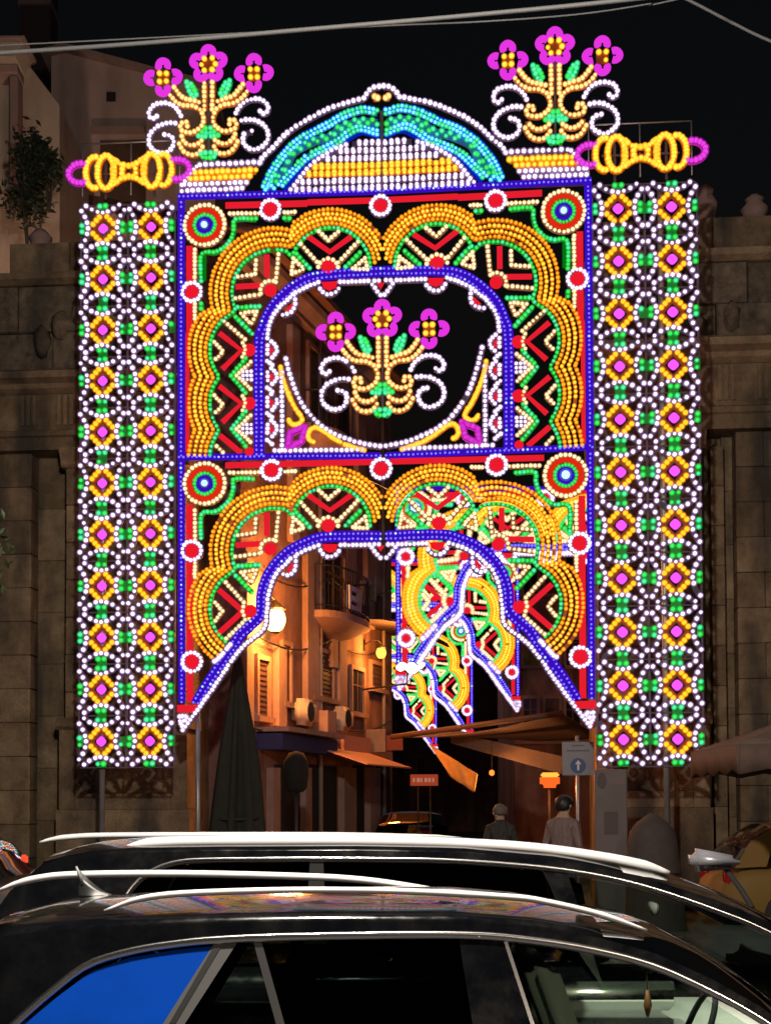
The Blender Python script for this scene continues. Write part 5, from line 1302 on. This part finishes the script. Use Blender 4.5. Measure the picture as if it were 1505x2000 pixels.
def street_sign():
    Y = 21.8; p = at(1129, 1575, Y); root = empty('street_sign', (p.x, p.y, GROUND_Z)); k = Y / FOC
    zc = at(1129, 1482, Y).z - GROUND_Z
    mb = MB(); mb.tube([(0, .05, 0), (0, .05, zc + .35)], .03, 10); mb.build('pole', STEEL, root, True)
    mb = MB(); mb.box2((-31 * k, -.01, zc - 33 * k), (31 * k, .01, zc + 33 * k)); mb.build('panel', plain('sign_white', (.25, .25, .27), .5, var=.1), root, bevel=.008)
    mb = MB(); mb.disc((0, zc - 14 * k), 15 * k, -.018, -.011, 28); mb.build('blue_disc', plain('sign_blue', (.03, .08, .22), .4), root)
    mb = MB(); mb.box2((-2 * k, -.024, zc - 23 * k), (2 * k, -.0185, zc - 10 * k)); mb.prism([(-6 * k, zc - 11 * k), (6 * k, zc - 11 * k), (0, zc - 3 * k)], -.024, -.0185); mb.build('arrow', plain('white_paint', (.75, .7, .7), .5), root)
    mb = MB(); mb.box2((-22 * k, -.014, zc + 14 * k), (22 * k, -.0105, zc + 17 * k)); mb.box2((-12 * k, -.014, zc + 24 * k), (12 * k, -.0105, zc + 27 * k)); mb.build('printed_line', plain('sign_grey', (.12, .12, .13), .5), root)
    tag(root, 'white traffic sign with a round blue symbol on a pole', 'sign')
street_sign()
def poster_stand():
    Y = 20.0; p = at(1192, 1575, Y); root = empty('poster_stand', (p.x, p.y, .25)); k = Y / FOC; zt = at(1192, 1503, Y).z - .25
    mb = MB(); mb.box2((-32 * k, -.05, .1), (32 * k, .05, zt)); mb.build('panel', plain('pale_board', (.17, .13, .13), .6, var=.12, scale=4), root, bevel=.02)
    z1 = zt - 22 * k; el = [(-18 * k + 9 * k * math.cos(t), z1 + 16 * k * math.sin(t)) for t in np.linspace(0, 2 * math.pi, 24, endpoint=False)]
    mb = MB(); mb.prism(el, -.062, -.0505); mb.build('dark_oval', plain('print_brown', (.10, .07, .07), .6), root)
    mb = MB(); mb.box2((-6 * k, -.06, z1 - 8 * k), (26 * k, -.0505, z1 + 7 * k)); mb.build('print_patch', plain('print_mauve', (.2, .14, .14), .6), root)
    zb = at(1192, 1608, Y).z - .25; mb = MB(); mb.box2((-14 * k, -.058, zb - 22 * k), (13 * k, -.0505, zb + 22 * k)); mb.build('dark_window', plain('print_brown', (.10, .07, .07), .6), root)
    for s in (-1, 1):
        mb = MB(); mb.box2((s * 26 * k - .03, -.25, 0), (s * 26 * k + .03, .25, .1)); mb.build('foot', IRON, root)
    tag(root, 'pale upright poster stand with dark oval print beside the traffic sign', 'poster stand')
poster_stand()
def covered_stall():
    Y = 19.0; p = at(1272, 1575, Y); root = empty('covered_barrow', (p.x, p.y, .25)); zt = at(1260, 1588, Y).z - .25
    mb = MB(); P = []; rng = random.Random(2)
    for t in np.linspace(0, 1, 14):
        z = zt * (1 - t); r = (.02 + .28 * math.sin(min(1, t * 5) * math.pi / 2) ** .8 + .10 * t)
        P.append([(r * (1 + .05 * math.sin(6 * a + 4 * t) * t) * math.cos(a) + .04 * t, r * .8 * math.sin(a), z) for a in np.linspace(0, 2 * math.pi, 33)])
    mb.grid(P); mb.build('tarpaulin', plain('beige_tarpaulin', (.08, .06, .055), .8, var=.2, scale=5, bump=.4, bscale=9), root, True)
    mb = MB(); mb.tube([(.38 * math.cos(a), .31 * math.sin(a), .5 * zt) for a in np.linspace(0, 2 * math.pi, 25)], .012, 6); mb.build('cord', IRON, root, True)
    tag(root, 'rounded load under a beige tarpaulin beside the poster stand', 'covered load')
covered_stall()
def lamp_light(root, loc, e, col):
    ld = bpy.data.lights.new('lamp_light', 'POINT'); ld.energy = e; ld.color = col; ld.shadow_soft_size = .08
    lo = bpy.data.objects.new('lamp_light', ld); COL.objects.link(lo); lo.parent = root; lo.location = loc
def lit_signs():
    Y = 30.0; a = at(828, 1524, Y); root = empty('shop_sign', (a.x, a.y, GROUND_Z)); k = Y / FOC; z = a.z - GROUND_Z
    mb = MB(); mb.box2((-27 * k, -.05, z - 11 * k), (27 * k, .05, z + 11 * k)); mb.build('panel', glow('orange_sign', (1, .14, .05), .32), root, bevel=.01)
    mb = MB()
    for i, w in enumerate((5, 8, 4, 7, 6, 5)): mb.box2((-22 * k + i * 7.5 * k, -.06, z - 4 * k), (-22 * k + i * 7.5 * k + w * .75 * k, -.051, z + 4 * k))
    mb.build('worn_lettering', glow('sign_lettering', (1, .42, .28), .42), root)
    for s in (-1, 1): mb = MB(); mb.tube([(s * 12 * k, 0, 0), (s * 12 * k, 0, z - 11 * k)], .02, 8); mb.build('post', IRON, root, True)
    tag(root, 'small glowing orange sign on two posts above the blue car', 'sign')
    Y = 22.5; a = at(1073, 1525, Y); root = empty('stall_lamp', (a.x, a.y, GROUND_Z)); k = Y / FOC; z = a.z - GROUND_Z
    mb = MB(); mb.add(*_rbox(38 * k, .2, 28 * k, (0, 0, z))); mb.build('red_shade', glow('red_orange_shade', (1, .12, .015), 1.3), root, True)
    mb = MB(); mb.add(*_rbox(34 * k, .17, 9 * k, (0, -.03, z + 11 * k))); mb.build('bright_top', glow('amber_shade', (1, .4, .05), 1.6), root, True)
    mb = MB(); mb.tube([(0, .05, 0), (0, .05, z)], .02, 8); mb.build('pole', IRON, root, True)
    lamp_light(root, (0, -.25, z), 35, (1, .25, .06))
    tag(root, 'red orange lamp shade glowing above the person with black hair', 'lamp')
    Y = 26.0; a = at(960, 1510, Y); root = empty('string_lamp', (a.x, a.y, a.z)); k = Y / FOC
    mb = MB(); mb.lathe([(.001, -6 * k), (5 * k, -3 * k), (5 * k, 3 * k), (2 * k, 6 * k)], n=10); mb.build('bulb', glow('amber_bulb', (1, .22, .03), 2.0), root, True)
    mb = MB(); mb.tube([(0, 0, 6 * k), (0, 0, at(960, 1445, Y).z - a.z)], .008, 5); mb.build('flex', IRON, root)
    lamp_light(root, (0, -.1, -.12), 45, (1, .42, .12))
    tag(root, 'single amber bulb hanging under the brown awning', 'lamp')
lit_signs()
def glare_cluster():  # glowing domes added to imitate the glare where white bulb lines meet
    Y = 27.6; a = at(798, 1304, Y); root = empty('glare_cluster', (a.x, a.y, a.z))
    mb = MB(); mb.box2((-.3, .1, -.03), (.34, .15, .03)); mb.build('bar', IRON, root)
    for x, z, r_, tl in ((-.14, .02, .10, .2), (.06, -.01, .13, -.1), (.24, .04, .07, .3)):
        mb = MB(); mb.add(*_rbox(r_ * 2, .12, r_ * 1.7, (x, .09, z))); h = mb.build('housing', IRON, root, True)
        mb = MB(); P = []
        for t in np.linspace(0, math.pi / 2, 6): P.append([(x + r_ * math.sin(t) * math.cos(q) * (1 + .12 * math.cos(4 * q)), .03 - .08 * math.cos(t), z + r_ * .85 * math.sin(t) * math.sin(q) + tl * .1 * math.sin(t) * math.cos(q)) for q in np.linspace(0, 2 * math.pi, 21)])
        mb.grid(P); mb.build('glare_dome', glow('white_glare', (1, .9, .95), 5), h, True)
    mb = MB(); mb.tube([(0, .15, 0), (-.05, .2, -.3), (-.9, .3, -.4)], .02, 6); mb.build('bracket', IRON, root, True)
    tag(root, 'glowing white domes added as glare at the left foot of the second arch', 'glare_cluster')
glare_cluster()
def hanging_lamp():
    Y = 25.6; a = at(578, 1508, 23.5); root = empty('hanging_banner', (a.x, a.y, GROUND_Z)); z = a.z - GROUND_Z
    mb = MB(); mb.lathe([(.02, .34), (.12, .31), (.2, .16), (.21, -.02), (.18, -.26), (.12, -.33), (.02, -.33)], (0, 0, z), 16); mb.build('bundle', plain('black_cloth', (.008, .008, .008), .9), root, True)
    mb = MB(); mb.tube([(0, 0, 0), (0, 0, z)], .03, 8); mb.build('post', IRON, root, True)
    tag(root, 'black wrapped bundle on a post in front of the left shops', 'wrapped post')
hanging_lamp()

# ------------------------------------------------------------------ people
def zmat(name, bands, jit=.02):
    """clothing colours by height on the body: list of (z up to, colour)"""
    def f(m, nt, b):
        tc = nt.nodes.new('ShaderNodeTexCoord'); sx = nt.nodes.new('ShaderNodeSeparateXYZ'); nt.links.new(tc.outputs['Object'], sx.inputs[0])
        dv = nt.nodes.new('ShaderNodeMath'); dv.operation = 'DIVIDE'; dv.inputs[1].default_value = 2.0; nt.links.new(sx.outputs['Z'], dv.inputs[0])
        r = nt.nodes.new('ShaderNodeValToRGB'); r.color_ramp.interpolation = 'CONSTANT'; e = r.color_ramp.elements
        z0 = 0.0
        for i, (z, c) in enumerate(bands):
            el = e[i] if i < 2 else e.new(z0 / 2); el.position = z0 / 2; el.color = (*c, 1); z0 = z
        nt.links.new(dv.outputs[0], r.inputs[0]); nt.links.new(r.outputs[0], b.inputs['Base Color']); b.inputs['Roughness'].default_value = .75
        w = nt.nodes.new('ShaderNodeTexNoise'); w.inputs['Scale'].default_value = 9; w.inputs['Detail'].default_value = 3; w.inputs['Distortion'].default_value = 1.5; mp = nt.nodes.new('ShaderNodeMapping'); mp.inputs['Scale'].default_value = (1, 1, .4)
        nt.links.new(tc.outputs['Object'], mp.inputs[0]); nt.links.new(mp.outputs[0], w.inputs['Vector']); bp = nt.nodes.new('ShaderNodeBump'); bp.inputs['Strength'].default_value = .9; bp.inputs['Distance'].default_value = .05
        nt.links.new(w.outputs['Fac'], bp.inputs['Height']); nt.links.new(bp.outputs[0], b.inputs['Normal'])
    return mat(name, f)
def person(loc, rz, h, bands, hair, label, arm_bend=.5, lean=.0, long_hair=False):
    root = empty('person', loc, rz); k = h / 1.75
    V = []; E = []; Rr = []
    def v(x, y, z, r): V.append((x * k, y * k, z * k)); Rr.append(r * k); return len(V) - 1
    def e(a, b): E.append((a, b))
    pel = v(0, 0, .95, .155); wa = v(0, .01, 1.10, .140); ch = v(0, .0, 1.28, .165); sh = v(0, .02, 1.42, .12); nk = v(0, .01, 1.50, .058); hd0 = v(0, -.02, 1.58, .085); hd = v(0, -.02, 1.65, .098); tp = v(0, -.01, 1.71, .07)
    for a, b in ((pel, wa), (wa, ch), (ch, sh), (sh, nk), (nk, hd0), (hd0, hd), (hd, tp)): e(a, b)
    for s in (-1, 1):
        s1 = v(s * .17, .01, 1.40, .075); el = v(s * .25, .04, 1.12, .047); wr = v(s * .22, -.02 - .22 * arm_bend, 1.12 - .24 * (1 - arm_bend), .032); pm = v(s * .21, -.08 - .24 * arm_bend, 1.08 - .26 * (1 - arm_bend), .034)
        e(sh, s1); e(s1, el); e(el, wr); e(wr, pm)
        for i in range(4):
            f1 = v(s * (.21 + (i - 1.5) * .019), -.12 - .24 * arm_bend, 1.05 - .28 * (1 - arm_bend), .0095); f2 = v(s * (.21 + (i - 1.5) * .019), -.135 - .24 * arm_bend - (.005 if i in (1, 2) else 0), 1.01 - .29 * (1 - arm_bend), .0085); e(pm, f1); e(f1, f2)
        t1 = v(s * .165, -.10 - .24 * arm_bend, 1.07 - .26 * (1 - arm_bend), .011); e(pm, t1)
        hp = v(s * .09, 0, .88, .095); kn = v(s * .10, -.02, .50, .06); an = v(s * .10, .03, .10, .042); to = v(s * .11, -.14, .045, .04)
        e(pel, hp); e(hp, kn); e(kn, an); e(an, to)
    me = bpy.data.meshes.new('body'); me.from_pydata(V, E, []); o = put('body', me, root)
    o.modifiers.new('skin', 'SKIN'); sv = me.skin_vertices[0].data
    for i, r in enumerate(Rr): sv[i].radius = (r * (1.15 if i in (1, 2) else 1), r * (.8 if i in (0, 1, 2, 3) else 1)); sv[i].use_root = (i == 0)
    sb = o.modifiers.new('sub', 'SUBSURF'); sb.levels = 2; sb.render_levels = 2
    me.materials.append(bands)
    # face: nose, eyes, ears, mouth small shapes on the head
    skin = plain('skin', (.42, .26, .19), .55)
    mb = MB(); mb.tube([(0, -.108 * k, 1.66 * k), (0, -.135 * k, 1.615 * k), (0, -.108 * k, 1.60 * k)], [.006, .014, .008], 6)
    for s in (-1, 1): mb.tube([(s * .095 * k, 0, 1.66 * k), (s * .105 * k, .012, 1.63 * k), (s * .092 * k, .01, 1.595 * k)], [.012, .018, .01], 6)
    mb.build('nose_and_ears', skin, root, True)
    mb = MB(); mb.tube([(-.03 * k, -.108 * k, 1.565 * k), (0, -.114 * k, 1.562 * k), (.03 * k, -.108 * k, 1.565 * k)], .006, 6); mb.build('mouth', plain('lips', (.35, .13, .11), .5), root, True)
    for s in (-1, 1): mb = MB(); mb.add([(s * .035 * k + q[0] * .011, -.105 * k + q[1] * .011, 1.645 * k + q[2] * .011) for q in ICO2V], ICO2F); mb.build('eye', plain('eye', (.05, .04, .03), .2), root, True)
    # hair: cap that leaves the face free
    mb = MB(); P = []; rng = random.Random(3)
    for t in np.linspace(0, 1, 10):
        row = []
        for a in np.linspace(0, 2 * math.pi, 33):
            back = (1 + math.sin(a)) / 2      # 1 behind the head
            ph = t * (R(62) + R(68 if long_hair else 48) * back ** .7)
            r = .106 * k * (1 + .035 * math.sin(5 * a + 9 * t) + .02 * math.sin(13 * a))
            row.append((r * math.sin(ph) * math.cos(a), -.012 * k + r * 1.08 * math.sin(ph) * math.sin(a), 1.645 * k + r * 1.08 * math.cos(ph)))
        P.append(row)
    mb.grid(P); ho = mb.build('hair', hair, root, True); ho.modifiers.new('thick', 'SOLIDIFY').thickness = .008
    return tag(root, label, 'person')
SK = (.42, .26, .19)
pz = at(1100, 1575, 18.0)
person((pz.x, 18.0, .27), R(140), 1.80, zmat('pink_shirt_outfit', [(.09, (.03, .03, .03)), (.95, (.06, .06, .09)), (1.53, (.20, .13, .12)), (2.0, SK)]), plain('black_hair', (.008, .007, .007), .5), 'person with black hair in a pale pink top seen from behind', .7, long_hair=True)
pz = at(976, 1575, 20.5)
person((pz.x, 20.5, .3), R(190), 1.66, zmat('grey_outfit', [(.09, (.03, .03, .03)), (.95, (.05, .05, .06)), (1.45, (.04, .035, .03)), (2.0, SK)]), plain('grey_hair', (.13, .11, .09), .7), 'person with grey hair in dark clothes standing in the arch opening', .6)

# ------------------------------------------------------------------ overhead cables
def cable(pts, r, label, m):
    P = [at(x, y, Y) for x, y, Y in pts]; mid = P[len(P) // 2]; root_loc = mid.copy()
    mb = MB(); mb.tube([tuple(Vector(q) - root_loc) for q in catmull([tuple(p) for p in P], 10)], r, 8)
    o = mb.build('overhead_cable', m, None, True); o.location = root_loc; tag(o, label, 'cable', 'cables across the sky')
RUB = plain('grey_cable', (.06, .06, .06), .7)
cable([(-4200, 420, 12.5), (-2000, 250, 11.2), (-400, 128, 10.2), (0, 103, 10), (300, 82, 9.8), (620, 55, 9.6), (930, 28, 9.4), (1250, -4, 9.2), (1700, -60, 9), (3200, -260, 8.4), (5000, -560, 7.8)], .015, 'thick grey cable crossing the sky from the left edge', RUB)
cable([(-4200, 300, 16), (-1500, 160, 14), (0, 88, 13), (700, 52, 12.5), (930, 42, 12), (1120, 28, 12), (1260, 8, 12), (1400, -20, 12), (2600, -300, 11.5), (4200, -700, 11)], .007, 'thin cable sagging just below the thick grey cable', plain('dark_cable', (.14, .14, .15), .7))
cable([(-600, -1000, 13), (600, -380, 13), (1240, -50, 13), (1345, 0, 13), (1430, 44, 13), (1505, 80, 13), (1700, 160, 13), (2600, 420, 13), (4200, 760, 13)], .014, 'thin grey cable slanting down at the top right corner', plain('dark_cable', (.14, .14, .15), .7))
